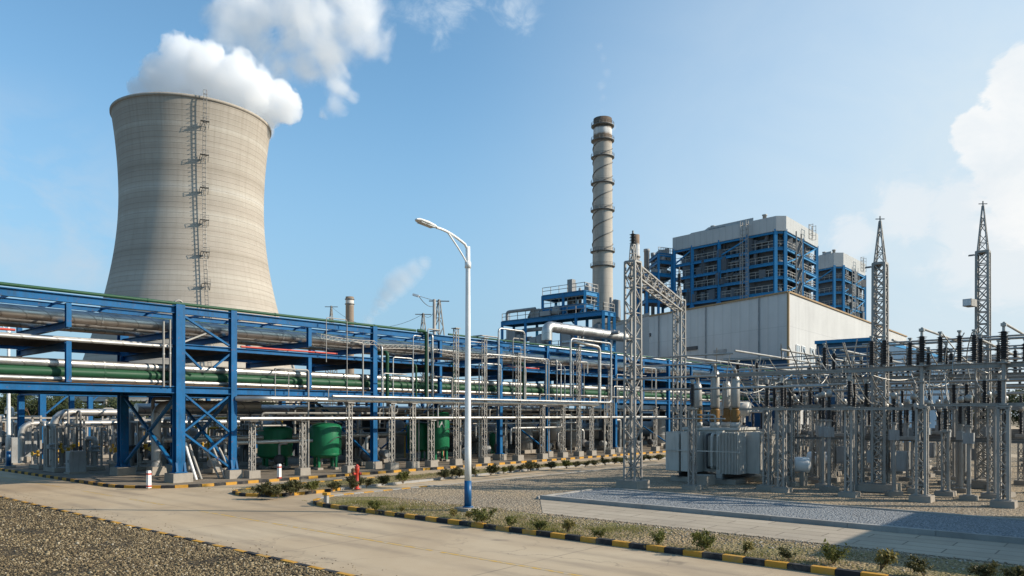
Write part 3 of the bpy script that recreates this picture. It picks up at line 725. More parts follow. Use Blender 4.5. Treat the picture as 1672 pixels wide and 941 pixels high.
# cable ladder draped across the rack face
mb = MB(); n = 60; pa = []
for i in range(n+1):
    u = 24.2 + (46-24.2)*i/n; z = 7.35 - .12*math.sin(i*.25) - .25*(1 if u > 28 else 0) ; pa.append(Vector((u, VF-.24, z)))
for off in (0, .22): mb.tube([p + Vector((0,0,off)) for p in pa], .022, 6)
for i in range(n): mb.bar(pa[i], pa[i+1]+Vector((0,0,.22)), .02); mb.bar(pa[i]+Vector((0,0,.22)), pa[i], .02)
tag(mb.build('cable_ladder', 'galv', None, pa[0]), 'thin grey lattice cable ladder hung along the rack face', 'cable ladder')

# lattice supports
def support_proto(h, label):
    t = thing('pipe_support', label, 'pipe support', (0,0,0), 'grey lattice supports in front of the rack')
    MB().box((0,0,.08+.19), (.62,.55,.38), 0, .96).build('plinth', 'concrete', t)
    MB().mast(0, 0, .46, h, .22, None, .34, .042, .024).build('lattice_column', 'galv', t)
    mb = MB(); mb.box((0,0,h+.03), (.42,.42,.05)); mb.build('cap_plate', 'galv', t); return t
protos = {}
sup = [(19.9,2.86,34.2),(22.6,2.86,33.9),(25.3,3.84,VL),(28.3,3.84,VL),(29.9,3.84,VL),(31.4,2.86,VL),(33.5,8.6,VL),(36.1,8.2,VL),(39.5,7.4,VL),(42.2,3.84,VL),(44.6,3.84,VL),(46.6,8.4,VL),(48.3,3.84,VL),(50.9,6.9,VL),(54,3.84,VL),(58,3.84,VL)]
for i, (u, h, v) in enumerate(sup):
    lab = f'{ORD[i]} grey lattice pipe support in front of the rack, counted from the road'
    if h not in protos:
        protos[h] = support_proto(h, lab); protos[h].location = (u, v, 0)
    else: dup(protos[h], (u, v, 0), lab)

# lower blue racks further back
def low_rack(v0, v1, us, z, label, u_ext):
    t = thing('pipe_rack', label, 'pipe rack', (us[0], v0, 0), 'low blue racks behind the main rack')
    for u in us:
        for v in (v0, v1):
            MB().ibeam((u,v,.45),(u,v,z), .34, .34, .04, up=(0,1,0)).build('column', 'blue', t); plinth(u, v, .8, .38).build('plinth', 'concrete', t)
        MB().ibeam((u,v0,z+.15),(u,v1,z+.15), .24, .3, .03).build('cross_beam', 'blue', t)
    for v in (v0, v1): MB().ibeam((u_ext[0],v,z+.15),(u_ext[1],v,z+.15), .26, .3, .03).build('beam', 'blue', t)
    for u in us[::2]: MB().bar((u+.2,v0,z-1.2),(u+1.5,v0,z),.12,.1).build('brace', 'blue', t)
    return t
low_rack(53, 57, [16.5,25,33.5,42,50.5,59,68], 4.5, 'low blue rack with its end column standing by the road kerb', (16.4,70))
low_rack(66, 70, [24,34,44,54,64,76,88], 5.6, 'blue rack farthest back, seen in the gap below the main rack', (22,92))
BG = 'pipes on the low racks behind'
for i, (v, z, r, mt, u0, u1, lab) in enumerate((
  (53.6,5.1,.28,'silver',18,70,'thick silver pipe on the front of the low back rack'),
  (54.6,4.98,.17,'silver_dull',18,70,'dull pipe beside the thick silver one on the low rack'),
  (55.9,5.02,.22,'silver',17,70,'silver pipe at the rear of the low rack'),
  (66.8,6.25,.3,'silver',23,90,'thick silver pipe on the rack farthest back'),
  (68.6,6.15,.2,'green',23,90,'green pipe on the rack farthest back'))):
    pipe_thing('rack_pipe', lab, [(u0,v,z),(u1,v,z)], r, mt, BG, flanges=(5,1.05,.08))
pipe_thing('header_pipe', 'dull silver header bending down to the ground behind the portal', [(15.2,47,.4),(15.2,47,3.35),(34,47,3.35),(34,47,.4)], .21, 'silver_dull', 'header pipes under the rack', .9, 16, (4,1.06,.08))
pipe_thing('header_pipe', 'long silver header with elbow near the white lamp pole', [(14.6,50.4,.4),(14.6,50.4,2.7),(40,50.4,2.7)], .17, 'silver_dull', 'header pipes under the rack', .7, 16, (4,1.06,.08))
pipe_thing('header_pipe', 'shiny header passing under the portal at head height', [(18,43,3.55),(46,43,3.55),(46,43,.4)], .3, 'silver', 'header pipes under the rack', .9, 16, (4.5,1.05,.09))
pipe_thing('header_pipe', 'upright grey elbow pipe on a concrete foot behind the portal column', [(17.6,39.6,.5),(17.6,39.6,3.75),(23.5,39.6,3.75)], .24, 'silver_dull', 'header pipes under the rack', .8, 16)
tag(MB().box((17.6,39.6,.3),(.8,.8,.46),0,.85).build('pipe_plinth', 'concrete', None, (17.6,39.6,.08)), 'concrete foot under the upright grey elbow pipe', 'plinth')
# leaning pale pipes in the portal
for i, (u, v) in enumerate(((16.95,35.1),(17.25,35.3),(18.35,35.2),(18.6,35.05),(18.1,35.5))):
    pts = [(u,v,1.9-.1*i),(u+.10,v-.05,1.4),(u+.42+.05*i,v-.25,.12)]
    tag(MB().tube(pts, .07-.005*i, 10).build('loose_pipe', 'galv' if i else 'white', None, pts[-1]), f'{ORD[i]} pale pipe leaning inside the portal, counted from the road', 'pipe', 'pale pipes leaning in the portal')

# green tanks
def tank(u, v, z0, r, h, label, mat='tank_green', legs=3, mark=False, group='green tanks under the rack'):
    t = thing('storage_tank', label, 'tank', (u, v, .08), group)
    prof = [(0.001,z0-.28*r)]
    for i in range(1,7): a = i/6*PI/2; prof.append((r*math.sin(a), z0-.28*r*math.cos(a)))
    prof.append((r, z0+h))
    for i in range(1,7): a = i/6*PI/2; prof.append((max(.001, r*math.cos(a)), z0+h+.3*r*math.sin(a)))
    MB().lathe(prof, (u,v,0), 32).build('shell', mat, t)
    for k in range(legs+1):
        a = k*2*PI/(legs+1)+.4; x, y = u+r*.78*math.cos(a), v+r*.78*math.sin(a)
        MB().bar((x,y,.1),(x,y,z0+.1), .13).build('leg', mat, t); 
    for k in range(legs+1):
        a = k*2*PI/(legs+1)+.4; x, y = u+r*.78*math.cos(a), v+r*.78*math.sin(a)
        MB().box((x,y,.14),(.36,.36,.12)).build('foot_pad', 'concrete', t)
    MB().pipe([(u,v,z0+h+.2*r),(u,v,z0+h+.75),(u+.5,v,z0+h+.75)], .07, .2, 10).build('outlet_pipe', 'silver_dull', t)
    for zz in (z0+.02, z0+h-.02): MB().lathe([(r+.003,zz-.02),(r+.012,zz),(r+.003,zz+.02)], (u,v,0), 32, cap=False).build('weld_band', mat, t)
    if mark:
        d = Vector((SU, CU, 0)); a = math.atan2(-CU*.9, -SU*.4)
        mb = MB(); q = lambda da, z: Vector((u+(r+.012)*math.cos(a+da), v+(r+.012)*math.sin(a+da), z))
        k = len(mb.v); mb.v.extend([tuple(q(-.28,z0+h*.62)), tuple(q(.28,z0+h*.62)), tuple(q(0,z0+h*.80))]); mb.face((0,1,2)); mb.build('triangle_sign', 'white', t)
    mb = MB(); a = math.atan2(-CU*1., SU*.2)
    mb.tube([(u+(r+.05)*math.cos(a+d), v+(r+.05)*math.sin(a+d), z0+h*.45+.3*math.sin((d+.6)*2.6)) for d in [-.6+.12*i for i in range(11)]], .02, 6); mb.build('hose', 'dark', t)
    return t
tank(26.0, 36.7, .95, .90, 1.55, 'squat round green tank on legs nearest the road')
tank(24.7, 39.9, .85, 1.0, 1.5, 'dark shaded green tank beside the squat round one')
tank(35.5, 37.2, .95, .72, 2.3, 'tall green tank with a white triangle mark on its side', mark=True)
tank(35.2, 38.9, .9, .8, 1.6, 'smaller green tank half hidden behind the tall one')
tank(42.6, 38.4, .9, .5, .9, 'little green tank far under the rack beyond the street lamp')

# equipment in the shade under the rack
def pump(u, v, rz, label, mat='gear', s=1.):
    t = thing('pump', label, 'pump', (0,0,0), 'pump sets under the rack')
    MB().box((0,0,.16),(1.5,.65,.2)).build('skid', 'concrete', t)
    MB().lathe([(.2,0),(.24,.05),(.24,.6),(.2,.7)], (-.65,0,.55), 14, axis=(1,0,0)).build('motor', mat, t)
    MB().lathe([(.13,0),(.34,.04),(.34,.28),(.13,.32)], (.3,0,.58), 16, axis=(1,0,0)).build('casing', 'dark', t)
    MB().pipe([(.45,0,.7),(.45,0,1.6),(.45,.5,1.6)], .09, .2, 10).build('outlet_pipe', 'silver_dull', t)
    MB().box((-.3,0,.3),(.3,.4,.14)).build('pedestal', mat, t)
    t.location = (u,v,.08); t.rotation_euler = (0,0,rz); t.scale = (s,s,s); return t
pp = [(20.5,38.6),(24.6,39.3),(29.4,37.4),(31.7,38.6),(38.2,37.4),(40.6,37.2),(46.6,36.8),(49.4,38.2),(52.6,37.0),(56.5,37.8),(18.6,45.5),(21.5,48.3),(25.6,46.6),(30,48.6),(60.5,37),(65,38)]
p0 = None
for i, (u, v) in enumerate(pp):
    lab = f'{ORD[i]} grey pump set shaded under the rack, counted from the road'
    if p0 is None: p0 = pump(u, v, .3, lab)
    else: dup(p0, (u,v,.08), lab, rz=rnd.uniform(0,6), scale=rnd.uniform(.85,1.3))
def vessel(u, v, r, h, label, mat):
    t = thing('vessel', label, 'vessel', (u,v,.08), 'upright vessels under the rack')
    MB().box((u,v,.2),(r*2.2,r*2.2,.3)).build('plinth', 'concrete', t)
    MB().lathe([(r,.35),(r,h),(r*.8,h+r*.35),(.15,h+r*.5)], (u,v,0), 20).build('shell', mat, t)
    MB().pipe([(u,v,h+r*.4),(u,v,h+.9),(u+.9,v,h+.9)], .1, .25, 10).build('outlet_pipe', 'silver_dull', t)
    for z in (.36+h*.3, .36+h*.7): MB().lathe([(r+.002,z-.03),(r+.02,z),(r+.002,z+.03)], (u,v,0), 20, cap=False).build('band', mat, t)
vs = [(21.6,44.2,.5,2.2,'gear'),(27.4,44.8,.6,2.6,'gear'),(33.2,44.0,.55,2.4,'dark'),(37.0,43.4,.7,2.5,'gear'),(41.4,42.6,.6,2.2,'dark'),(47.8,40.0,.75,2.5,'gear'),(51.4,39.6,.7,2.7,'silver_dull'),(55.2,40.4,.8,2.4,'gear'),(59.4,39.6,.7,2.6,'dark'),(63.8,40.2,.8,2.5,'gear'),(68.4,39.2,.7,2.8,'gear'),(74,38.6,.8,2.6,'silver_dull'),(80,38.4,.8,2.6,'gear')]
for i, (u, v, r, h, mt) in enumerate(vs): vessel(u, v, r, h, f'{ORD[i]} upright vessel under the rack, counted from the road', mt)
# risers between floor and lower deck
ri = []
for i in range(30):
    u = 17.6 + i*1.55 + rnd.uniform(-.4,.4); v = rnd.choice((36.0,37.0,38.4,40.2,42.0,45.0)) + rnd.uniform(-.3,.3); r = rnd.choice((.05,.07,.09,.12))
    z = rnd.uniform(2.6,4.1); d = rnd.choice((-1,1))*rnd.uniform(.8,2.2)
    pipe_thing('riser_pipe', f'{ORD[i]} slim riser under the rack, counted from the road corner', [(u,v,.1),(u,v,z),(u+d,v,z)], r, rnd.choice(('silver','silver_dull','galv','galv')), 'slim risers under the rack', .2, 10)
# yellow gas pipework
pipe_thing('gas_pipe', 'yellow pipework arch seen beneath the rack', [(22.5,45.2,.1),(22.5,45.2,3.0),(28.5,45.2,3.0),(28.5,45.2,.1)], .08, 'yellow', 'yellow pipes under the rack', .3, 10, (1.3,1.5,.12))
pipe_thing('gas_pipe', 'lower yellow pipe with valves inside the yellow arch', [(23.2,45.0,.1),(23.2,45.0,2.4),(27.5,45.0,2.4),(27.5,45.0,1.6),(29,45,1.6)], .07, 'yellow', 'yellow pipes under the rack', .2, 10, (1.1,1.6,.12))
pipe_thing('gas_pipe', 'yellow pipe stub next to the end column of the low rack', [(17.2,52.4,.1),(17.2,52.4,1.7),(16.9,52.0,1.7)], .07, 'yellow', 'yellow pipes under the rack', .2, 10)
pipe_thing('gas_pipe', 'thin yellow pipe far along under the rack', [(36.5,41.8,.1),(36.5,41.8,2.5),(43,41.8,2.5)], .06, 'yellow', 'yellow pipes under the rack', .2, 10)
# small plant left of the portal, behind the kerb
for i, (u, v, h) in enumerate(((15.3,44,1.1),(15.6,55.2,1.6),(17.5,58.5,1.9),(20,60,1.7),(24,61,1.5),(29,60.5,1.7),(36,60,1.6),(44,60,1.8))):
    t = thing('control_cabinet', f'{ORD[i]} grey cabinet behind the portal, counted from the road', 'cabinet', (u,v,.08), 'grey cabinets behind the rack')
    MB().box((u,v,.08+h/2+.1),(.8,.6,h)).build('body', 'gear', t); MB().box((u,v,.13),(.95,.75,.1)).build('plinth', 'concrete', t)
    MB().box((u-.41,v,.2+h/2),(.03,.46,h*.8)).build('door', 'gear', t); MB().box((u-.435,v-.15,.2+h/2),(.03,.03,.14)).build('handle', 'dark', t)

# open shed added to block bright gaps and darken under the rack, plus heat exchangers
ph = thing('gap_blocking_shed', 'long low dark shed added behind the green tanks to block bright gaps', 'building', (31,47,.08))
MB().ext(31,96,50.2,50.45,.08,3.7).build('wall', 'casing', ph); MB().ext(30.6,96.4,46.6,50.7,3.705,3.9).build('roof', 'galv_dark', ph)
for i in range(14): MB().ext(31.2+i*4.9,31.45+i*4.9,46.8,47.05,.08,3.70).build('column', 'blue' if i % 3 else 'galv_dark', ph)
for i in range(9):
    x = 33+i*7; MB().ext(x,x+rnd.uniform(2,4.5),50.0,50.195,.08,rnd.uniform(1.8,2.6)).build('door', rnd.choice(('gear','dark','blue_siding')), ph)
def exchanger(label):
    t = thing('heat_exchanger', label, 'heat exchanger', (0,0,0), 'heat exchangers under the rack')
    MB().lathe([(.2,0),(.6,.1),(.78,.35),(.78,3.6),(.6,3.85),(.2,3.95)], (-2,0,1.55), 22, axis=(1,0,0)).build('shell', 'gear', t)
    for x in (-1.2,1.1):
        MB().lathe([(.79,-.05),(.86,-.04),(.86,.04),(.79,.05)], (x+.3,0,1.55), 22, axis=(1,0,0), cap=False).build('flange', 'galv_dark', t)
        MB().box((x,0,.48),(.35,1.3,.8)).build('saddle', 'concrete', t)
    MB().pipe([(-.8,0,2.3),(-.8,0,3.2),(.9,0,3.2),(.9,0,4.1)], .14, .3, 10).build('nozzle_pipe', 'silver_dull', t)
    MB().pipe([(1.2,0,2.3),(1.2,0,2.9),(1.2,-.9,2.9),(1.2,-.9,.3)], .11, .3, 10).build('nozzle_pipe', 'silver_dull', t)
    return t
ex = None
for i, (u, v) in enumerate(((31.2,42.6),(45.8,42.8),(50.6,42.2),(55.6,42.8),(60.6,42.0),(65.8,42.6),(71,42.0),(77,42.6),(83,42))):
    lab = f'{ORD[i]} horizontal grey heat exchanger under the rack, counted from the road'
    if ex is None: ex = exchanger(lab); ex.location = (u,v,.08)
    else: dup(ex, (u,v,.08), lab, rz=rnd.choice((0,0,PI/2,PI)), scale=rnd.uniform(.85,1.1))
# valve skids standing in the open plant behind the portal
def skid(seed, label):
    r = random.Random(seed); t = thing('valve_skid', label, 'valve skid', (0,0,0), 'valve skids behind the portal')
    MB().box((0,0,.13),(2.6,1.7,.22)).build('base_slab', 'concrete', t)
    for x in (-1.15,1.15):
        for y in (-.7,.7): MB().bar((x,y,.24),(x,y,2.5+seed*.15),.10).build('post', 'galv', t)
    mb = MB(); h = 2.5+seed*.15
    for y in (-.7,.7): mb.bar((-1.2,y,h),(1.2,y,h),.10)
    for x in (-1.15,0,1.15): mb.bar((x,-.75,h+.1),(x,.75,h+.1),.09)
    mb.build('top_frame', 'galv', t)
    for i in range(6):
        x = -1+i*.4+r.uniform(-.1,.1); y = r.uniform(-.5,.5); z = r.uniform(1.6,3.6); d = r.choice((-1,1))*r.uniform(.5,1.3); rr = r.choice((.06,.08,.11,.14))
        MB().pipe([(x,y,.2),(x,y,z),(x,y+d,z),(x,y+d,.2 if r.random() < .5 else z-.4)], rr, .25, 10).build('pipe', r.choice(('silver','silver_dull','galv','galv_dark')), t)
        zv = r.uniform(.7,1.4); mb = MB(); mb.lathe([(rr*1.1,-.18),(rr*1.9,-.16),(rr*1.9,-.10),(rr*1.3,-.05),(rr*1.5,.05),(rr*1.9,.10),(rr*1.9,.16),(rr*1.1,.18)], (x,y,zv), 12); mb.bar((x,y,zv),(x-.35,y-.1,zv),.05); mb.lathe([(.13,0),(.13,.03)],(x-.35,y-.1,zv),10,axis=(1,.3,0)); mb.build('valve', r.choice(('dark','yellow','gear','dark')), t)
    return t
sk_ = [skid(i, 'x') for i in range(4)]; r2 = random.Random(77); n_ = 0; taken = []
for (u, v) in ((16.0,46.2),(19.4,44.0),(21.0,50.6),(16.3,49.6),(24.6,49.2),(18.6,55),(23.0,58.6),(28.4,55.2),(27.2,61.5),(33,58.8),(18.0,62.5),(22.0,64.2),(31.0,64.5),(38.4,56),(43,59),(37.5,62.5),(48,55.5),(55,59),(16.6,58.8),(17.4,68),(27,68.5),(25.6,42.6),(34.6,48.2)):
    lab = f'{ORD[n_]} grey valve skid in the plant behind the portal, counted outward'
    if n_ < 4: o = sk_[n_]; o.location = (u,v,.08); o['label'] = lab
    else: dup(sk_[n_ % 4], (u,v,.08), lab, rz=r2.choice((0,PI/2,PI,.2)), scale=r2.uniform(.9,1.15))
    n_ += 1
# far lane with striped kerb seen beyond the plant
struct(MB().quad((13.8,74,.09),(200,74,.09),(200,80,.09),(13.8,80,.09)), 'road', 'road')
struct(kerb_run([(15,73.8),(110,73.8)], .16, .05, .24, 1.2), 'kerb', ['kyellow','kblack'])
struct(kerb_run([(15,80.2),(110,80.2)], .16, .05, .24, 1.2), 'kerb', ['kyellow','kblack'])

# thin instrument and utility lines climbing and crossing the rack face
r3 = random.Random(31)
IL = 'thin utility lines on the rack face'
for i in range(34):
    u = 22.5 + i*1.12 + r3.uniform(-.3,.3); vv = VF - r3.choice((.22,.4,.6,.95)); z0 = r3.choice((.12,.12,3.05,4.1)); z1 = r3.choice((4.7,5.6,6.6,7.3,8.0,8.5)); du = r3.choice((-1,1))*r3.uniform(.5,2.6); rr = r3.choice((.025,.03,.04,.05))
    if 23.6 < u < 27.6: z0 = 4.1
    pts = [(u,vv,z0),(u,vv,z1),(u+du,vv,z1)] + ([(u+du,vv,z1-r3.uniform(.8,2.5))] if i % 3 == 0 else [(u+du,VF+.4,z1)])
    pipe_thing('utility_line', f'{ORD[i]} thin utility line climbing the rack face, counted from the road', pts, rr, r3.choice(('silver','galv','galv','silver_dull','green' if i % 4 == 0 else 'galv')), IL, .15, 8)
for i in range(26):
    u = 18 + r3.uniform(0,26); L = r3.uniform(5,16); v_ = r3.choice((33.9,35.6,36.6,38.0,39.6,41.6,43.0)); z = r3.choice((2.3,2.6,3.3,3.6,3.85)); rr = r3.choice((.04,.05,.07,.09))
    pipe_thing('crossover_pipe', f'{ORD[i]} of the slim level pipes hung beneath the rack', [(u,v_,z-r3.uniform(.5,1.5)),(u,v_,z),(u+L,v_,z),(u+L,v_,z+.5)], rr, r3.choice(('silver','silver_dull','galv','galv_dark')), 'slim level pipes beneath the rack', .2, 8)
# ---------------------------------------------------------------- cooling tower
TD = 260.0; TAZ = math.atan2(-CX*0-math.tan(R(22.88)), 1)
tc = c2w(TD*math.sin(R(-22.88)), TD*math.cos(R(-22.88)))
tower = thing('cooling_tower', 'huge concrete hyperbolic cooling tower giving off white steam', 'cooling tower', tc)
def trad(z):
    b = 56.8 if z > 69.7 else 48.0
    return 21.2*math.sqrt(1+((z-69.7)/b)**2)
ZTOP = 95.6
mb = MB(); prof = []
zz = 7.0
while zz < ZTOP: prof.append((trad(zz), zz)); zz += 1.55
prof.append((trad(ZTOP), ZTOP)); prof.append((trad(ZTOP)-.5, ZTOP)); 
for i in range(1, 9): z = ZTOP - i*5; prof.append((trad(z)-.7, z))
mb.lathe(prof, tc, 144, cap=False); mb.build('shell', 'tower', tower)
mb = MB(); r = trad(ZTOP)
mb.lathe([(r-.05,ZTOP-.7),(r+.28,ZTOP-.5),(r+.3,ZTOP+.12),(r-.6,ZTOP+.12),(r-.6,ZTOP-.8)], tc, 144, cap=False); mb.build('rim', 'tower', tower)
for k in range(36):
    a = 2*PI*k/36
    for s in (-1,1):
        p = tc + Vector((trad(0)*math.cos(a), trad(0)*math.sin(a), 0)); q = tc + Vector((trad(7)*math.cos(a+s*PI/36), trad(7)*math.sin(a+s*PI/36), 7.2))
        MB().bar(p, q, .8).build('leg', 'concrete', tower)
# access ladder with landings
lad_az = math.atan2(*reversed((P(333,300,TD*.9)-Vector((0,0,0))).xy)) # view direction of the ladder
dirv = (P(333,300,100)).xy.normalized()
# intersect the view ray with the tower circle at mid height
rr = trad(60)+.6; oc = -tc.xy; bq = oc.dot(dirv); disc = bq*bq-(oc.length_squared-rr*rr); hit = dirv*(-bq-math.sqrt(disc)); aL = math.atan2(hit.y-tc.y, hit.x-tc.x)
er = Vector((math.cos(aL), math.sin(aL), 0)); et = Vector((-math.sin(aL), math.cos(aL), 0))
ladder = MB(); rails = [[], []]; zz = 14
while zz <= ZTOP+2.6:
    base = tc + er*(trad(min(zz,ZTOP))+1.5) + Vector((0,0,zz))
    rails[0].append(base-et*.42); rails[1].append(base+et*.42); zz += 1.3
for rl in rails:
    for a, b in zip(rl, rl[1:]): ladder.bar(a, b, .16)
for a, b in zip(*rails): ladder.bar(a, b, .13)
for k in range(len(rails[0])-1):
    hoop = [rails[0][k], rails[0][k]+er*.6+et*.1, rails[1][k]+er*.6-et*.1, rails[1][k]]
    for a, b in zip(hoop, hoop[1:]): ladder.bar(a, b, .07)
ladder.build('ladder', 'galv_dark', tower)
for z in (22,31.5,41,50.5,60,69.5,79,88.5):
    p = tc + er*(trad(z)+1.2) + Vector((0,0,z)); mb = MB()
    a = aL
    q = p + er*.3
    mb.bar(q-et*1.15, q+et*1.15, 1.2, .12)
    for s in (-1.15, 0, 1.15): mb.bar(q+et*s+er*.7, q+et*s+er*.7+Vector((0,0,1.2)), .08); mb.bar(q+et*s-er*1.2, q+et*s-er*1.1-Vector((0,0,1.6)), .1); mb.bar(q+et*s+er*.6, q+et*s-er*1.1-Vector((0,0,1.6)), .1)
    mb.bar(q-et*1.15+er*.7+Vector((0,0,1.2)), q+et*1.15+er*.7+Vector((0,0,1.2)), .08); mb.bar(q-et*1.15+er*.7+Vector((0,0,.6)), q+et*1.15+er*.7+Vector((0,0,.6)), .06)
    mb.build('landing', 'galv_dark', tower)

# ---------------------------------------------------------------- chimneys
def chimney(name, label, px, Y, w0, w1, ytop, mat, rings=(), spiral=None, ringr=.75):
    c = at(px, Y); h = zat(ytop, Y); r0, r1 = w0*Y/F/2, w1*Y/F/2
    t = thing(name, label, 'chimney', c)
    rad = lambda z: r0+(r1-r0)*z/h
    MB().lathe([(rad(z),z) for z in [h*i/20 for i in range(21)]] + [(r1-.3,h),(r1-.35,h-4)], c, 40, cap=False).build('shaft', mat, t)
    for y in rings:
        z = zat(y, Y); r = rad(z); mb = MB(); mb.lathe([(r-.02,z-.25),(r+ringr,z-.1),(r+ringr,z+.12),(r-.02,z+.2)], c, 40, cap=False)
        if ringr > .4:
            for k in range(20): a = 2*PI*k/20; p = c+Vector(((r+ringr-.05)*math.cos(a),(r+ringr-.05)*math.sin(a),z)); mb.bar(p, p+Vector((0,0,1.0)), .07)
            for hh in (.55,1.0): mb.lathe([(r+ringr-.08,z+hh),(r+ringr,z+hh+.06)], c, 30, cap=False)
        mb.build('ring_platform', 'galv_dark', t)
    if spiral:
        za, zb, turns, starts = spiral
        for s in range(starts):
            mb = MB(); pts = []
            for i in range(121):
                f = i/120; z = za+(zb-za)*f; a = s*2*PI/starts + turns*2*PI*f; r = rad(z)+.12; pts.append(c+Vector((r*math.cos(a), r*math.sin(a), z)))
            mb.tube(pts, .16, 5); mb.build('spiral_strake', 'galv_dark', t)
    return t
YC = 250
M['stack'] = stack_mat('stack_concrete', [zat(236,YC), zat(222,YC), zat(212,YC)], [(.42,.38,.325),(.23,.165,.115),(.62,.60,.57),(.10,.07,.05)])
M['stack_small'] = stack_mat('small_stack', [zat(500,205)+9, zat(418,205), zat(400,205)], [(.42,.36,.29),(.42,.36,.29),(.60,.58,.55),(.24,.17,.12)])
M['stack_far'] = stack_mat('far_stack', [zat(498,240), zat(490,240)], [(.27,.21,.16),(.60,.57,.53),(.24,.18,.13)])
ch = chimney('chimney', 'tall slender concrete chimney wrapped in spiral bands with dark top', 984, YC, 36, 30, 195, M['stack'],
   [zz for zz in (207,231,258,301,345,412,436)], (zat(415,YC), zat(228,YC), 4.2, 2))
for a in range(6):
    p = at(984,YC)+Vector((3.1*math.cos(a),3.1*math.sin(a),zat(207,YC)))
chimney('chimney', 'short pale chimney with white band behind the lattice gantry', 1038, 205, 14.5, 12.5, 384, M['stack_small'], [420,452,470], None, .25)
chimney('chimney', 'small brown chimney with white band between tower and steam wisp', 571, 240, 15, 13, 485, M['stack_far'], [489,497], None, .25)

# ---------------------------------------------------------------- turbine hall
hc, hl, hr = at(1287,130), at(985,176.5), at(1480,204); hd = hl + hr - hc; HH = 24.4
hall = thing('turbine_hall', 'large windowless pale clad turbine hall below the boiler frames', 'industrial hall', hc)
mb = MB(); mb.prism([hc.xy[:], hr.xy[:], hd.xy[:], hl.xy[:]], 0, HH); mb.build('wall', 'hall', hall)
def line_at_px(A, B, px):
    # point on the segment A-B (ground) that lies in the direction of pixel px
    k = (px-CX)/F
    def cam(p): return (CU*p.x-SU*p.y, SU*p.x+CU*p.y)
    a, b = cam(A), cam(B); fa, fb = a[0]-k*a[1], b[0]-k*b[1]; t = fa/(fa-fb)
    return A + (B-A)*t
U3 = Vector((0,0,1))
for A, B in ((hc,hl),(hc,hr)):
    out = (B-A).cross(U3).normalized(); out = out if out.dot(-A) > 0 else -out
    MB().bar(A+out*.1+U3*(HH+.05), B+out*.1+U3*(HH+.05), .3, .28).build('roof_trim', 'trimrust', hall)
MB().bar(hc-(hc.normalized())*.15, hc-(hc.normalized())*.15+U3*HH, .34).build('corner_trim', 'trimrust', hall)
outR = (hr-hc).cross(U3).normalized(); outR = outR if outR.dot(-hc) > 0 else -outR
dR = (hr-hc).normalized()
for px in (1302, 1311, 1325, 1334, 1346, 1360):
    p = line_at_px(hc, hr, px) + outR*.06; z0 = 12.0
    mb = MB(); mb.bar(p-dR*.8+U3*(z0+2), p+dR*.8+U3*(z0+2), .1, 3.2); w = mb.build('window', 'glass', hall)
    mb = MB()
    for q0, q1 in ((p-dR*.85+U3*(z0+.4), p+dR*.85+U3*(z0+.4)), (p-dR*.85+U3*(z0+3.6), p+dR*.85+U3*(z0+3.6)), (p-dR*.85+U3*(z0+.4), p-dR*.85+U3*(z0+3.6)), (p+dR*.85+U3*(z0+.4), p+dR*.85+U3*(z0+3.6)), (p+U3*(z0+.4), p+U3*(z0+3.6))): mb.bar(q0+outR*.05, q1+outR*.05, .14)
    mb.build('frame', 'white', w)
outL = (hl-hc).cross(U3).normalized(); outL = outL if outL.dot(-hc) > 0 else -outL
for px, py in ((1130,569),(1055,548)):
    p = line_at_px(hc, hl, px); Yp = SU*p.x+CU*p.y; p = p + outL*.12 + U3*zat(py, Yp); d = (hl-hc).normalized()
    MB().bar(p-d*1.6, p+d*1.6, .3, .7).build('vent', 'dark', hall)
for f in (.12,.37,.63,.88):
    p = hc+(hl-hc)*f+outL*.22; MB().tube([p+U3*.1, p+U3*(HH-.2)], .12, 8).build('downpipe', 'gear', hall)
for f, z0, w_, h_ in ((.2,8.5,3.2,1.4),(.45,8.5,3.2,1.4),(.7,8.5,3.2,1.4),(.3,15.2,1.6,1.0)):
    p = hc+(hl-hc)*f+outL*.1; d = (hl-hc).normalized(); MB().bar(p-d*w_+U3*z0, p+d*w_+U3*z0, .2, h_).build('louvre', 'gear', hall)
# lower annex with the duct
ax0 = at(1016, 128); 
annex = thing('duct_house', 'low pale clad building the big silver duct runs into', 'building', ax0)
Ya = 128; a0, a1 = at(985,Ya+14), at(1060,Ya-6); bk = Vector((SU*18-0, CU*18, 0))
mb = MB(); mb.prism([a0.xy[:], a1.xy[:], (a1+bk).xy[:], (a0+bk).xy[:]], 0, zat(528, Ya+4)); mb.build('wall', 'hall', annex)
mb = MB(); zt = zat(528, Ya+4); mb.prism([(a0-bk*.02).xy[:], (a1-bk*.02).xy[:], (a1+bk).xy[:], (a0+bk).xy[:]], zt+.01, zt+.5); mb.build('roof', 'galv', annex)

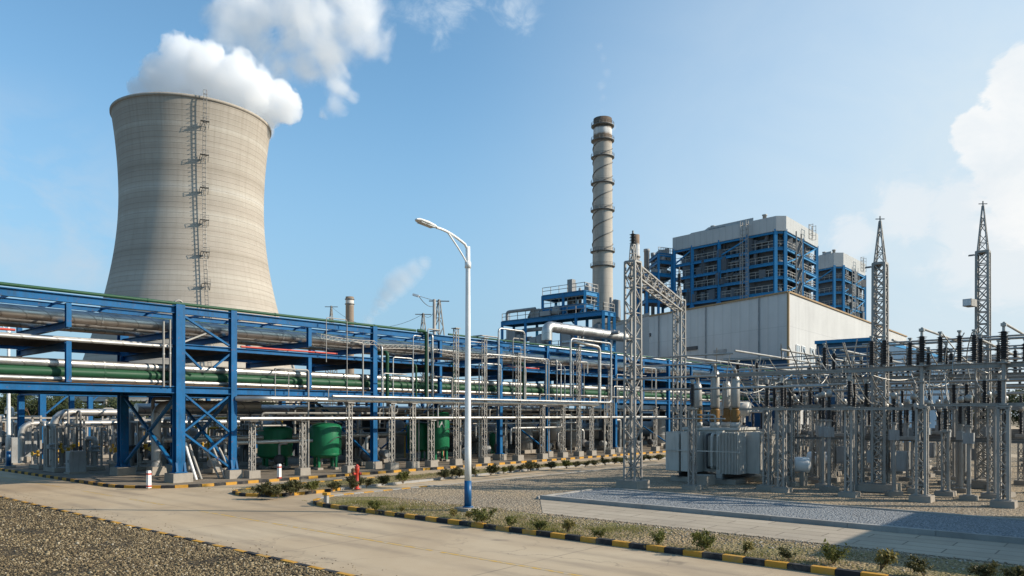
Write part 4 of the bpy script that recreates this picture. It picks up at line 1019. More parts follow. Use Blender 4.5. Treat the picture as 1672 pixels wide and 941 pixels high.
# ---------------------------------------------------------------- boiler houses
def boiler(name, label, A, C1, C2, B, zfl, ztop, zclad, cols_ac, cols_cb, zbase, ladder_px=None, ann=None, Yref=165):
    t = thing(name, label, 'boiler house', (*C1.xy, zbase))
    D = A + B - (C1+C2)/2; ring = [A, C1, C2, B, D]; cen = (A+B+C1+D)/4
    inset = lambda p, k: p + (cen-p)*k
    # cladding top
    mb = MB(); out = lambda p: p + (p-cen)*.025
    mb.prism([out(p).xy[:] for p in (A,C1,C2,B,D)], zclad, ztop); mb.build('top_cladding', 'clad', t)
    # uneven parapet
    L = (A-C1)
    for f0, f1, hh in ((.18,.62,1.0),(.45,.8,.5)):
        p0, p1 = C1+L*f0, C1+L*f1; ins = (cen-C1).normalized()*6
        MB().prism([(p0+ins*.2).xy[:], (p1+ins*.2).xy[:], (p1+ins).xy[:], (p0+ins).xy[:]], ztop+.01, ztop+hh).build('roof_box', 'clad', t)
    for f in (.05,.55):
        p = C1+L*f+(cen-C1)*.15; MB().lathe([(.45,ztop),(.45,ztop+1.1),(.6,ztop+1.2),(.6,ztop+1.4)], (p.x,p.y,0), 12).build('roof_vent', 'galv', t)
    # dark boiler casing inside
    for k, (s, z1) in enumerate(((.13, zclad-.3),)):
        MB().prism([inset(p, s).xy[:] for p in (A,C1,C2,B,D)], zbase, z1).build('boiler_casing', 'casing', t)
    w = .72
    allc = cols_ac + cols_cb
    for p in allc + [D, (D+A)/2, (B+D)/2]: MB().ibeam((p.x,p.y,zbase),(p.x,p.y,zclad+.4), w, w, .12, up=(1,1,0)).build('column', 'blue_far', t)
    edges = [(A,C1),(C1,C2),(C2,B),(B,D),(D,A)]
    for z in zfl:
        mb = MB()
        for p, q in edges: mb.ibeam(Vector((p.x,p.y,z)),Vector((q.x,q.y,z)), .45, .68, .1)
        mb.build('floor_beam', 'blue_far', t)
        if z < zclad-.5:
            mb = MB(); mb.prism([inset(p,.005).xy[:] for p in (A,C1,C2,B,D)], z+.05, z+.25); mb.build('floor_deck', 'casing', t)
            mb = MB()
            for p, q in edges[:4]:
                p, q = inset(p,.01), inset(q,.01); n = max(2, int((q-p).length/1.6))
                for hh in (.75, 1.4): mb.bar(Vector((p.x,p.y,z+.5+hh)), Vector((q.x,q.y,z+.5+hh)), .11)
                for i in range(n+1):
                    s = p+(q-p)*(i/n); mb.bar((s.x,s.y,z+.3),(s.x,s.y,z+1.9), .10)
            mb.build('railing', 'galv', t)
            # ducts, boxes and pipes on the floor
            for p, q in edges[:3]:
                if (q-p).length < 8: continue
                m2 = MB()
                for i in range(int((q-p).length/2.2)):
                    s = inset(p+(q-p)*rnd.uniform(.08,.92), rnd.uniform(.05,.12)); hh = rnd.uniform(1.2,4.2)
                    kk = rnd.random()
                    if kk < .4: m2.box((s.x,s.y,z+.25+hh/2),(rnd.uniform(1,3),rnd.uniform(1,2.4),hh), rnd.uniform(0,3))
                    elif kk < .75: m2.tube([(s.x,s.y,z+.2),(s.x,s.y,z+6.2)], rnd.uniform(.2,.6), 8)
                    else:
                        d = (q-p)*rnd.uniform(.03,.07); m2.pipe([Vector((s.x,s.y,z+hh*1.2))-d, Vector((s.x,s.y,z+hh*1.2))+d, Vector((s.x,s.y,z+hh*1.2+2.5))+d], rnd.uniform(.2,.5), .8, 8)
                e = m2.build('machinery', 'casing', t); e['kind'] = 'stuff'
    # braces
    cs = cols_ac
    for i in range(len(cs)-1):
        p, q = cs[i], cs[i+1]; mid = (p+q)/2; z0, z1 = zbase, zfl[0] if zfl[0] > zbase+1 else zfl[1]
        MB().bar((p.x,p.y,z1),(mid.x,mid.y,z0), .4).build('brace', 'blue_far', t); MB().bar((q.x,q.y,z1),(mid.x,mid.y,z0), .4).build('brace', 'blue_far', t)
        zz = sorted(zfl); a_, b_ = zz[-2]+.4, zz[-1]-.4
        if i % 2 == 0: MB().bar((p.x,p.y,a_),(q.x,q.y,b_), .3).build('brace', 'blue_far', t)
    cs = cols_cb
    for i in range(len(cs)-1):
        p, q = cs[i], cs[i+1]; zz = sorted(zfl)
        for j in range(len(zz)-1):
            if (i+j) % 2 == 0: MB().bar((p.x,p.y,zz[j]),(q.x,q.y,zz[j+1]), .3).build('brace', 'blue_far', t)
    return t, cen
def rung_ladder(mb, p, d, z0, z1, out, w=1.0):
    q = p + out
    for s in (-w/2, w/2): mb.bar(q+d*s+U3*z0, q+d*s+U3*z1, .16); mb.bar(q+d*s+out.normalized()*.9+U3*z0, q+d*s+out.normalized()*.9+U3*z1, .1)
    z = z0
    while z < z1:
        mb.bar(q-d*w/2+U3*z, q+d*w/2+U3*z, .1); mb.bar(q-d*w/2+U3*z, q-d*w/2+out.normalized()*.9+U3*z, .08); mb.bar(q+d*w/2+U3*z, q+d*w/2+out.normalized()*.9+U3*z, .08); z += 1.1
    return mb
Y1 = 172.0; KZ = (678-353.5)*Y1/F
A1, C11, C12, B1 = at(1101, KZ*F/289.5), at(1266, Y1), at(1282, Y1), at(1333, KZ*F/295)
zb = lambda py: zat(py, Y1)
z_clad = zb(377.5); floors = [zb(478), zb(453.5), zb(430), zb(406), z_clad-.2]
cac = [A1, line_at_px(C11,A1,1130), line_at_px(C11,A1,1174), line_at_px(C11,A1,1220), C11]
ccb = [C12, line_at_px(C12,B1,1309), B1]
bo, cen1 = boiler('boiler_house', 'big open blue steel boiler house with pale clad top over the hall', A1, C11, C12, B1, floors, zb(353.5), z_clad, cac, ccb, HH+.02)
out1 = (C11-A1).cross(U3).normalized(); out1 = out1 if out1.dot(-A1) > 0 else -out1
out2 = (B1-C12).cross(U3).normalized(); out2 = out2 if out2.dot(-B1) > 0 else -out2
d1 = (A1-C11).normalized(); d2 = (B1-C12).normalized()
rung_ladder(MB(), line_at_px(C11,A1,1222), d1, HH, zb(354), out1*1.4, 1.5).build('ladder', 'galv', bo)
rung_ladder(MB(), line_at_px(C12,B1,1311), d2, z_clad, zb(353), out2*1.8, 2.2).build('ladder', 'galv', bo)
mb = MB()
for zz in [HH+i*3.1 for i in range(6)]:
    p = line_at_px(C12,B1,1290)+out2*2.0; mb.bar(p-d2*1.5+U3*zz, p+d2*1.5+U3*(zz+3.1), .9, .15)
    mb.bar(p-d2*1.5+U3*(zz+1.2), p+d2*1.5+U3*(zz+4.3), .1)
for s in (-1.7,1.7): mb.bar(line_at_px(C12,B1,1290)+out2*2.0+d2*s+U3*HH, line_at_px(C12,B1,1290)+out2*2.0+d2*s+U3*zb(378), .25)
mb.build('stair_tower', 'galv_dark', bo)
# side annex frame of the first boiler
an = thing('coal_frame', 'open blue annex frame with pipes at the chimney side of the big boiler house', 'steel frame', (*at(1080,182).xy, HH+.02))
q0, q1 = at(1056,190), A1 + d1*.6; bkv = (cen1-C11).normalized()*9; bkv.z = 0
for p in (q0, (q0*.55+q1*.45), q1*.98+q0*.02, q0+bkv, q1+bkv): MB().ibeam((p.x,p.y,HH),(p.x,p.y,zat(407 if p is not q0 else 440,186)), .6, .6, .1, up=(1,1,0)).build('column', 'blue_far', an)
for k, py in enumerate((487, 465, 442, 420, 408)):
    z = zat(py,186); s0 = q0 if k < 3 else q0*.55+q1*.45; mb = MB()
    for p, q in ((s0,q1),(q1,q1+bkv),(s0,s0+bkv)): mb.ibeam(Vector((p.x,p.y,z)),Vector((q.x,q.y,z)), .5, .9, .1)
    mb.build('floor_beam', 'blue_far', an); mb = MB(); mb.prism([s0.xy[:], q1.xy[:], (q1+bkv).xy[:], (s0+bkv).xy[:]], z+.02, z+.2); mb.build('floor_deck', 'casing', an)
    mb = MB()
    for hh in (.8,1.5): mb.bar(Vector((s0.x,s0.y,z+hh+.4)),Vector((q1.x,q1.y,z+hh+.4)),.11)
    n = 8
    for i in range(n+1): s = s0+(q1-s0)*(i/n); mb.bar((s.x,s.y,z+.2),(s.x,s.y,z+1.9),.1)
    mb.build('railing', 'galv', an)
    m2 = MB()
    for i in range(6):
        s = s0+(q1-s0)*rnd.uniform(.05,.95)+bkv*rnd.uniform(.05,.5); hh = rnd.uniform(.7,1.9)
        if i % 2: m2.box((s.x,s.y,z+.2+hh/2),(rnd.uniform(.8,1.8),rnd.uniform(.8,1.6),hh), rnd.uniform(0,3))
        else: m2.lathe([(.2,z+.2),(.9,z+.6),(.9,z+hh),(.3,z+hh+.5)], (s.x,s.y,0), 10)
    m2.build('machinery', 'gearfar', an)['kind'] = 'stuff'
# grey flues beside the annex
for i, (px, top, w) in enumerate(((1056,412,9),(1066,418,6))):
    c = at(px,206); t = thing('flue', ('grey flue stack beside the short pale chimney','thinner grey flue close to the annex frame')[i], 'flue', c, 'grey flues by the annex')
    MB().lathe([(w*206/F/2,0),(w*206/F/2,zat(top,206)),(w*206/F/2*1.15,zat(top,206)+.1),(w*206/F/2*1.15,zat(top,206)+.8)], c, 14).build('shaft', 'gearfar', t)
    MB().lathe([(w*206/F/2+.02,zat(440,206)),(w*206/F/2+.3,zat(440,206)+.3)], c, 14, cap=False).build('collar', 'galv_dark', t)
Y2 = 236.0; K2 = (678-413)*Y2/F
A2, C21, C22, B2 = at(1330, K2*F/258), at(1362, Y2), at(1377, Y2), at(1412, K2*F/247)
zc = zat(435.5, Y2)
bo2, cen2 = boiler('boiler_house', 'second smaller looking boiler house half hidden beyond the first', A2, C21, C22, B2, [zat(523,Y2),zat(500,Y2),zat(478,Y2),zat(457,Y2),zc-.2], zat(413,Y2), zc, [A2, C21], [C22, line_at_px(C22,B2,1395), B2], HH+.02)
o2b = (B2-C22).cross(U3).normalized(); o2b = o2b if o2b.dot(-B2) > 0 else -o2b
rung_ladder(MB(), line_at_px(C22,B2,1397), (B2-C22).normalized(), zc, zat(412,Y2), o2b*2, 2.4).build('ladder', 'galv', bo2)
rung_ladder(MB(), line_at_px(C22,B2,1383), (B2-C22).normalized(), HH, zc, o2b*2, 3.0).build('ladder', 'galv', bo2)

# ---------------------------------------------------------------- blue process structure with vessels
YP = 112.0
pc = at(985, YP); 
def corner(px, base, axis):   # point along axis from base in the direction of pixel px
    return line_at_px(base, base+axis*200, px)
VX, VY = Vector((1,0,0)), Vector((0,1,0))
ps = thing('process_structure', 'blue steel process frame with vessels in front of the tall chimney', 'steel frame', pc)
pl, pr = corner(820, pc, VY), corner(1003, pc, VX)
zl = zat(511, YP); pd = pl + pr - pc
def frame(t, c, l, r, z0, z1, nl, nr, zs, w=.42, mat='blue_far', rail=True):
    d = l + r - c
    pts = [c+(l-c)*(i/nl) for i in range(nl+1)] + [c+(r-c)*(i/nr) for i in range(1,nr+1)] + [d] + [r+(d-r)*(i/nl) for i in range(1,nl)]
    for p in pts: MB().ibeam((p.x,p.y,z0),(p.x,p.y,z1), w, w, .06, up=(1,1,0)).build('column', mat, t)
    for z in zs:
        mb = MB()
        for p, q in ((c,l),(c,r),(l,d),(r,d)): mb.ibeam(Vector((p.x,p.y,z)),Vector((q.x,q.y,z)), .35, .7, .06)
        mb.build('floor_beam', mat, t)
        mb = MB(); mb.prism([p.xy[:] for p in (c,r,d,l)], z+.35, z+.43); mb.build('floor_deck', 'casing', t)
        if rail:
            mb = MB()
            for p, q in ((c,l),(c,r)):
                for hh in (.6,1.15): mb.bar(Vector((p.x,p.y,z+.43+hh)),Vector((q.x,q.y,z+.43+hh)), .08)
                n = int((q-p).length/1.8)+1
                for i in range(n+1): s = p+(q-p)*(i/n); mb.bar((s.x,s.y,z+.4),(s.x,s.y,z+1.6), .08)
            mb.build('railing', 'galv', t)
    for i in range(nl):
        p, q = c+(l-c)*(i/nl), c+(l-c)*((i+1)/nl)
        MB().bar((p.x,p.y,zs[0]),((p.x+q.x)/2,(p.y+q.y)/2,zs[0]-2.6), .2).build('brace', mat, t)
        MB().bar((q.x,q.y,zs[0]),((p.x+q.x)/2,(p.y+q.y)/2,zs[0]-2.6), .2).build('brace', mat, t)
frame(ps, pc, pl, pr, 0, zl+.3, 4, 2, [zl-5.2, zl])
up0 = pc + VY*((pl-pc).length*.22) + VX*1.5
ul, ur = corner(886, up0, VY), corner(976, up0, VX)
zu = zat(476, YP+3)
frame(ps, up0, ul, ur, zl+.4, zu+.3, 2, 1, [zl+ (zu-zl)*.45, zu])
for i, (px, top, wpx) in enumerate(((933,457,13),(960,463,10),(947,470,6),(969,468,5))):
    c = corner(px, up0+VX*3+VY*2, VY); Yq = SU*c.x+CU*c.y; w = wpx*Yq/F
    t = MB()
    if i == 0: t.box((c.x,c.y,(zat(top,Yq)+zl)/2),(w*.75,w*.75,zat(top,Yq)-zl))
    else: t.lathe([(w/2,zl),(w/2,zat(top,Yq)-.6),(w*.3,zat(top,Yq))],(c.x,c.y,0),16)
    t.build('vessel', 'gearfar', ps)
m2 = MB()
for i in range(30):
    c = pc + (pl-pc)*rnd.uniform(.02,.98) + (pr-pc)*rnd.uniform(.05,.7); z = rnd.choice((zl+.45, zl-4.8, zl-4.8)); hh = rnd.uniform(.6,1.5) if z > zl else rnd.uniform(1.5,3.8)
    k = rnd.random()
    if k < .3: m2.box((c.x,c.y,z+hh/2),(rnd.uniform(.8,2.2),rnd.uniform(.8,2),hh))
    elif k < .65: m2.lathe([(.3,z),(rnd.uniform(.4,.9),z+.3),(rnd.uniform(.4,.9),z+hh),(.2,z+hh+.4)],(c.x,c.y,0),12)
    else: m2.pipe([c+Vector((0,-3,z+hh)), c+Vector((0,3,z+hh)), c+Vector((0,3,z+hh-1.5))], rnd.uniform(.15,.35), .5, 8)
m2.build('machinery', 'gearfar', ps)['kind'] = 'stuff'
# small platform at the right of the chimney foot
mb = MB()
for i in range(14):
    c = at(rnd.uniform(996,1014), 120+rnd.uniform(-3,3)); z0 = zl; mb.tube([(c.x,c.y,z0),(c.x,c.y,zat(rnd.uniform(488,503),120))], rnd.uniform(.12,.4), 8)
mb.build('pipe_cluster', 'gearfar', ps)['kind'] = 'stuff'
# big silver duct
dp = [P(893,556,101), P(893,533,101), P(1024,533,116)]; dp[2].z = dp[1].z
pipe_thing('duct', 'big silver elbow duct running from the rack into the pale building', dp, .72, 'silver', 'silver ducts', 2.2, 18, (4.5,1.05,.15))
pipe_thing('duct', 'thin silver pipes bundle on the rack top near the elbow duct', [(46.5,37.6,8.6),(72,37.6,8.6)], .3, 'silver', 'silver ducts', 1, 16, (3,1.03,.1))

# ---------------------------------------------------------------- blue shed behind the switchyard
sc_ = at(1426, 76); sl, sr = corner(1333, sc_, VY), corner(1560, sc_, VX); sd = sl + sr - sc_; zs_ = zat(557, 76)
shed = thing('blue_shed', 'blue clad shed with flat roof behind the switchyard', 'shed', sc_)
MB().prism([p.xy[:] for p in (sc_,sr,sd,sl)], .08, zs_).build('wall', 'blue_siding', shed)
MB().prism([(p+(p-(sc_+sd)/2)*.02).xy[:] for p in (sc_,sr,sd,sl)], zs_+.01, zs_+.35).build('roof', 'blue_far', shed)
# distant workshops right of the hall
for i, (px0, px1, Y, top, mt, lab) in enumerate(((1490,1640,150,588,'hall','long pale workshop far behind the second lightning mast'),(1180,1285,118,590,'blue_siding','blue fronted workshop at the foot of the turbine hall'))):
    a, b = at(px0,Y), at(px1,Y*.97); bk = Vector((SU*14,CU*14,0)); t = thing('workshop', lab, 'workshop', a)
    MB().prism([a.xy[:], b.xy[:], (b+bk).xy[:], (a+bk).xy[:]], 0, zat(top,Y)).build('wall', mt, t)
    MB().prism([(a-bk*.03).xy[:], (b-bk*.03).xy[:], (b+bk).xy[:], (a+bk).xy[:]], zat(top,Y)+.01, zat(top,Y)+.4).build('roof', 'galv', t)

# ---------------------------------------------------------------- lattice pylons behind the rack
for i, (px, Y, top, lab) in enumerate(((541,150,500,'tiny lattice pylon beside the small brown chimney'),(691,120,512,'small lattice pylon between the steam and the tall pylon'),(717,95,490,'taller lattice pylon rising behind the rack'))):
    c = at(px,Y); t = thing('lattice_pylon', lab, 'pylon', c, 'lattice pylons behind the rack'); h = zat(top,Y)
    MB().mast(c.x, c.y, 0, h*.55, 1.9, 1.5, 1.3, .13, .07).build('lattice_column', 'galv_dark', t)
    MB().mast(c.x, c.y, h*.55, h, 1.5, .16, 1.1, .11, .06).build('spire', 'galv_dark', t)
    MB().bar((c.x-.9,c.y+.9,h-.15),(c.x+.9,c.y-.9,h-.15),.12).build('crossarm', 'galv_dark', t)

# ---------------------------------------------------------------- street lamps
def lamp(c, label, H=8.62, arm=(-1,0,0), L=1.95, z0=.08):
    t = thing('street_lamp', label, 'street lamp', (c.x,c.y,z0), 'street lamps'); a = Vector(arm)
    MB().box((c.x,c.y,z0+.05),(.62,.62,.12)).build('footing', 'concrete', t)
    r = lambda z: .118-.045*z/H
    MB().lathe([(.17,z0+.11),(.17,z0+.15)], c.xy.to_3d(), 16).build('base_plate', 'lampblue', t)
    MB().lathe([(r(0)+.004,z0+.15),(r(.95)+.004,z0+.98)], c.xy.to_3d(), 18).build('pole_foot', 'lampblue', t)
    MB().lathe([(r(z),z0+z) for z in (.95,2,4,6,8,H)], c.xy.to_3d(), 18).build('pole', 'white', t)
    p = Vector((c.x,c.y,z0+H)); mb = MB()
    pts = [p+a*(.02)-U3*.08]; 
    for i in range(1,11): f = i/10; pts.append(p + a*(L*.72*f) + U3*(.36*math.sin(f*PI/2) ))
    mb.tube(pts, .042, 10); q = [p-U3*.62+a*.05]
    for i in range(1,9): f = i/8; q.append(p - U3*.62 + a*(L*.46*f) + U3*(.90*f**.85))
    m3 = MB(); m3.tube(q, .026, 8)
    mb.build('arm', 'white', t); m3.build('strut', 'white', t)
    MB().lathe([(r(H)+.03,z0+H-.7),(r(H)+.03,z0+H-.5)], c.xy.to_3d(), 14).build('collar', 'white', t)
    e = pts[-1]; d = (a + U3*.10).normalized(); s = d.cross(U3).normalized(); n = s.cross(d)
    mb = MB(); prof = [(0,.05,.04),(.12,.11,.07),(.45,.17,.085),(.75,.15,.075),(.86,.06,.03)]
    b = 0
    for x, w, h in prof:
        for j in range(10):
            ang = 2*PI*j/10; mb.v.append(tuple(e + d*x + s*(w*math.cos(ang)) + n*(h*math.sin(ang)*(1 if math.sin(ang) > 0 else .55))))
    for i in range(4):
        for j in range(10): j2 = (j+1)%10; mb.face((i*10+j, i*10+j2, (i+1)*10+j2, (i+1)*10+j), True)
    mb.face(range(10)); mb.face([40+j for j in reversed(range(10))]); hd_ = mb.build('luminaire', 'white', t)
    MB().bar(e+d*.15-n*.045, e+d*.72-n*.045, .22, .02, n).build('lens', 'lens', hd_)
    return t
lamp(G(764,838), 'tall white street lamp with blue foot on the gravel verge')
lp = G(14,766); lamp(lp, 'white street lamp with blue foot beyond the road under the rack')
c = at(709,60); t = thing('floodlight_pole', 'grey pole with a small lamp arm rising behind the rack', 'lamp pole', (c.x,c.y,.08))
hz_ = zat(489,60); MB().lathe([(.16,.08),(.12,hz_)], c.xy.to_3d(), 12).build('pole', 'galv', t)
e = P(684,484,60); MB().tube([(c.x,c.y,hz_-.1),(e.x,e.y,e.z+.02)], .02, 6).build('arm', 'galv', t)
MB().bar(e, P(674,481,60), .3, .16).build('luminaire', 'white', t)

# ---------------------------------------------------------------- steam
def blob(name, spheres, voxel, seed, disp, child=7, mat=None, sub=2):
    """union of billowing puffs, remeshed into one skin"""
    rs = random.Random(seed); bm = bmesh.new()
    def add(c, r):
        m = Matrix.Translation(c) @ Matrix.Diagonal((r,r,r*.95,1)); bmesh.ops.create_icosphere(bm, subdivisions=sub, radius=1, matrix=m)
    for c, r in spheres:
        add(c, r)
        for _ in range(child):
            d = Vector((rs.gauss(0,1), rs.gauss(0,1), rs.gauss(0,1)+.3)).normalized(); add(c + d*r*rs.uniform(.7,.95), r*rs.uniform(.25,.5))
    me = bpy.data.meshes.new(name); bm.to_mesh(me); bm.free(); o = bpy.data.objects.new(name, me); C.objects.link(o)
    rm = o.modifiers.new('r', 'REMESH'); rm.mode = 'VOXEL'; rm.voxel_size = voxel
    for k, (sz, st) in enumerate(disp):
        tx = bpy.data.textures.new(f'billow {k}', 'CLOUDS'); tx.noise_scale = sz; tx.noise_depth = 2; tx.noise_basis = 'IMPROVED_PERLIN'
        d = o.modifiers.new(f'd{k}', 'DISPLACE'); d.texture = tx; d.strength = st; d.mid_level = .5; d.texture_coords = 'LOCAL'
    sm_ = o.modifiers.new('s', 'SMOOTH'); sm_.iterations = 1; sm_.factor = .4
    bpy.context.view_layer.update(); dg = bpy.context.evaluated_depsgraph_get()
    m2 = bpy.data.meshes.new_from_object(o.evaluated_get(dg)); o.modifiers.clear(); o.data = m2; m2.name = name
    m2.materials.clear(); m2.materials.append(mat)
    return o
def steam_mat(name, dens, scale, lo, hi, soft=None, stretch=(1,1,1), color=(1,1,1), aniso=.2, fade=None):
    m = bpy.data.materials.new(name); m.use_nodes = True; nt = m.node_tree; N = NT(nt); nt.nodes.remove(nt.nodes['Principled BSDF'])
    pv = N.n('ShaderNodeVolumePrincipled'); pv.inputs['Color'].default_value = (*color,1); pv.inputs['Anisotropy'].default_value = aniso
    v = N.coord('Object', stretch); f = N.noise(v, scale, 6, .62, .6)
    d = N.math('MULTIPLY', N.mr(f, lo, hi, 0, 1, True), dens)
    if fade:
        sep = N.n('ShaderNodeSeparateXYZ'); N.l(N.coord('Object'), sep.inputs[0])
        ax = N.math('ADD', N.math('ADD', N.math('MULTIPLY', sep.outputs[0], fade[0]), N.math('MULTIPLY', sep.outputs[1], fade[1])), N.math('MULTIPLY', sep.outputs[2], fade[2]))
        d = N.math('MULTIPLY', d, N.mr(ax, fade[3], fade[4], 1, fade[5]))
    N.l(d, pv.inputs['Density']); N.l(pv.outputs[0], nt.nodes['Material Output'].inputs['Volume'])
    return m
def px_spheres(lst, Y):
    out = []
    for it in lst:
        px, py, r = it[:3]; yy = Y + (it[3] if len(it) > 3 else 0); out.append((P(px,py,yy), r*yy/F))
    return out
YS = 238
low = [(230,150,24,4),(262,122,36,0),(300,98,40,0),(345,106,42,-4),(385,118,40,-2),(415,150,42,0),(440,178,30,4),(400,180,44,4),(340,150,52,6),(290,140,44,8),(468,180,24,4),(480,166,16,2),(455,160,30,4),(355,200,46,8),(290,185,46,8),(235,178,30,8),(425,205,26,10)]
up = [(376,26,42,0),(366,60,28,0),(420,30,58,4),(430,75,52,8),(455,112,34,10),(470,58,52,6),(520,40,56,4),(575,40,48,6),(610,72,30,4),(600,30,40,4),(540,95,42,6),(500,110,34,6),(556,135,28,4),(548,175,20,4),(575,160,14,4),(525,190,12,4),(630,60,18,2),(630,95,14,2),(480,0,60,6),(560,-10,60,6),(400,-10,40,6)]
def steam_sdf(name, sph, dens, scale, amp, width, color=(1,1,1), aniso=.15, dist=.35, scale2=None, amp2=0, bias=0):
    """cloud density: soft union of round puffs whose border is broken up by fractal noise"""
    m = bpy.data.materials.new(name); m.use_nodes = True; nt = m.node_tree; N = NT(nt); nt.nodes.remove(nt.nodes['Principled BSDF'])
    pv = N.n('ShaderNodeVolumePrincipled'); pv.inputs['Color'].default_value = (*color,1); pv.inputs['Anisotropy'].default_value = aniso
    v = N.coord('Object'); acc = None
    for c, r in sph:
        d = N.n('ShaderNodeVectorMath', operation='DISTANCE'); N.l(v, d.inputs[0]); d.inputs[1].default_value = c
        t = N.math('SUBTRACT', 1.0, N.math('DIVIDE', d.outputs['Value'], r))
        if acc is None: acc = t
        else: acc = N.math('MAXIMUM', acc, t)
    f = N.noise(v, scale, 7, .62, dist); x = N.math('ADD', acc, N.math('MULTIPLY', N.math('SUBTRACT', f, .5-bias), amp))
    if scale2: x = N.math('ADD', x, N.math('MULTIPLY', N.math('SUBTRACT', N.noise(v, scale2, 5, .6), .5), amp2))
    N.l(N.math('MULTIPLY', N.mr(x, 0, width, 0, 1, True), dens), pv.inputs['Density']); N.l(pv.outputs[0], nt.nodes['Material Output'].inputs['Volume'])
    return m
def plume(sph, mat, name, label, kind, voxel=3, grow=1.28):
    o = blob(name, [(c, r*grow) for c, r in sph], voxel, 4, (), 0, mat, 3); return tag(o, label, kind, kind='stuff')
S1 = px_spheres(low, YS); plume(S1, steam_sdf('steam_dense', S1, .26, .10, 1.35, .17, dist=.6, scale2=.30, amp2=.9), 'steam_plume', 'dense billowing white steam pouring out of the cooling tower', 'steam')
S2 = px_spheres(up, YS+6); plume(S2, steam_sdf('steam_wisps', S2, .19, .05, 3.3, 1.35, dist=1.3, scale2=.16, amp2=1.9, bias=.03), 'steam_plume', 'torn wispy steam drifting above the dense plume', 'steam')
st = [(600,532,13),(603,522,13),(611,510,12),(621,497,15),(632,482,18),(645,466,21),(660,452,21),(676,440,18),(692,430,13)]
S3 = px_spheres(st, 128); plume(S3, steam_sdf('steam_small', S3, .24, .14, 2.3, 1.2, bias=.10), 'steam_plume', 'small leaning puff of steam rising behind the pipe rack', 'steam', 1)
sk = [(984,180,6),(985,160,9),(982,140,10),(990,118,11),(984,95,12),(978,75,10)]
S4 = px_spheres(sk, YC); plume(S4, steam_sdf('smoke_faint', S4, .05, .13, 2.8, 1.0, (.96,.96,.96), bias=-.02), 'smoke', 'faint thin smoke trailing up from the tall chimney', 'smoke', 1.2)
# ---------------------------------------------------------------- switchyard
def insulator_mb(mb, x, y, z, h, r=.115, n=12, sheds=None, axis=None):
    k = sheds or max(5, int(h/.062)); prof = [(r*.5, 0)]
    for i in range(k):
        z0 = h*(i+.15)/k; prof += [(r*.55, z0), (r*(1.0 if i % 2 else 1.22), z0+h*.25/k), (r*.55, z0+h*.6/k)]
    prof.append((r*.5, h)); return mb.lathe(prof, (x,y,z), n, axis=axis)
SY = 'steel posts in the switchyard'
ZL, ZU = 3.50, 5.02     # lower and upper beam heights
def post_lattice(loc, label, n_ins=1, ins_h=.95, top=ZL, w=.22, group=SY, head=True, mat='galv'):
    t = thing('insulator_post', label, 'insulator post', (0,0,0), group)
    MB().box((0,0,.08+.08),(.66,.66,.20),0,.97).build('footing', 'concrete', t)
    MB().mast(0,0,.26,top-.06,w,None,.42,.07,.034,).build('lattice_column', mat, t)
    mb = MB(); mb.box((0,0,top-.03),(w+.16,w+.16,.06)); mb.build('cap_plate', mat, t); MB().box((0,0,.28),(w+.14,w+.14,.03)).build('base_plate', mat, t)
    offs = [0] if n_ins == 1 else ([-.24,.24] if n_ins == 2 else [-.4,0,.4])
    for y in offs:
        if n_ins == 0: break
        insulator_mb(MB(), 0, y, top+.06, ins_h).build('insulator', 'insul', t)
        mb = MB(); mb.tube([(0,y,top-.001),(0,y,top+.06)],.075,10); mb.build('insulator_foot', mat, t)
        mb = MB(); mb.tube([(0,y,top+.06+ins_h),(0,y,top+.14+ins_h)], .06, 10); mb.box((0,y,top+.19+ins_h),(.16,.12,.10)); mb.build('terminal', 'conduct', t)
    t.location = loc; return t
def post_tall(loc, label, ins_h=.95, group=SY, top=ZU):
    t = thing('insulator_post', label, 'insulator post', (0,0,0), group)
    MB().box((0,0,.08+.11),(.72,.72,.24),0,.97).build('footing', 'concrete', t)
    mb = MB(); mb.box((0,0,.325),(.5,.5,.03))
    mb.mast(0,0,.335,3.46,.28,None,.36,.09,.03); mb.build('lattice_column', 'galv', t)
    mb = MB(); mb.tube([(.03,.02,.345),(.03,.02,3.45)],.035,8); mb.build('conduit', 'galv_dark', t)
    mb = MB(); mb.box((0,0,3.49),(.42,.42,.06)); mb.build('cap_plate', 'galv', t)
    mb = MB(); mb.tube([(0,0,3.52),(0,0,top-.02)], .07, 12); mb.flange((0,0,3.56),(0,0,1),.16,.05); mb.flange((0,0,4.4),(0,0,1),.15,.05); mb.flange((0,0,top-.04),(0,0,1),.19,.05); mb.build('extension_tube', 'galv', t)
    insulator_mb(MB(), 0, 0, top+.08, ins_h, .15).build('insulator', 'insul', t)
    mb = MB(); mb.tube([(0,0,top-.02),(0,0,top+.08)],.08,10); mb.build('insulator_foot', 'galv', t)
    mb = MB(); mb.tube([(0,0,top+.08+ins_h),(0,0,top+.26+ins_h)], .05, 10); mb.box((0,0,top+.30+ins_h),(.2,.16,.10)); mb.build('terminal', 'conduct', t)
    t.location = loc; return t
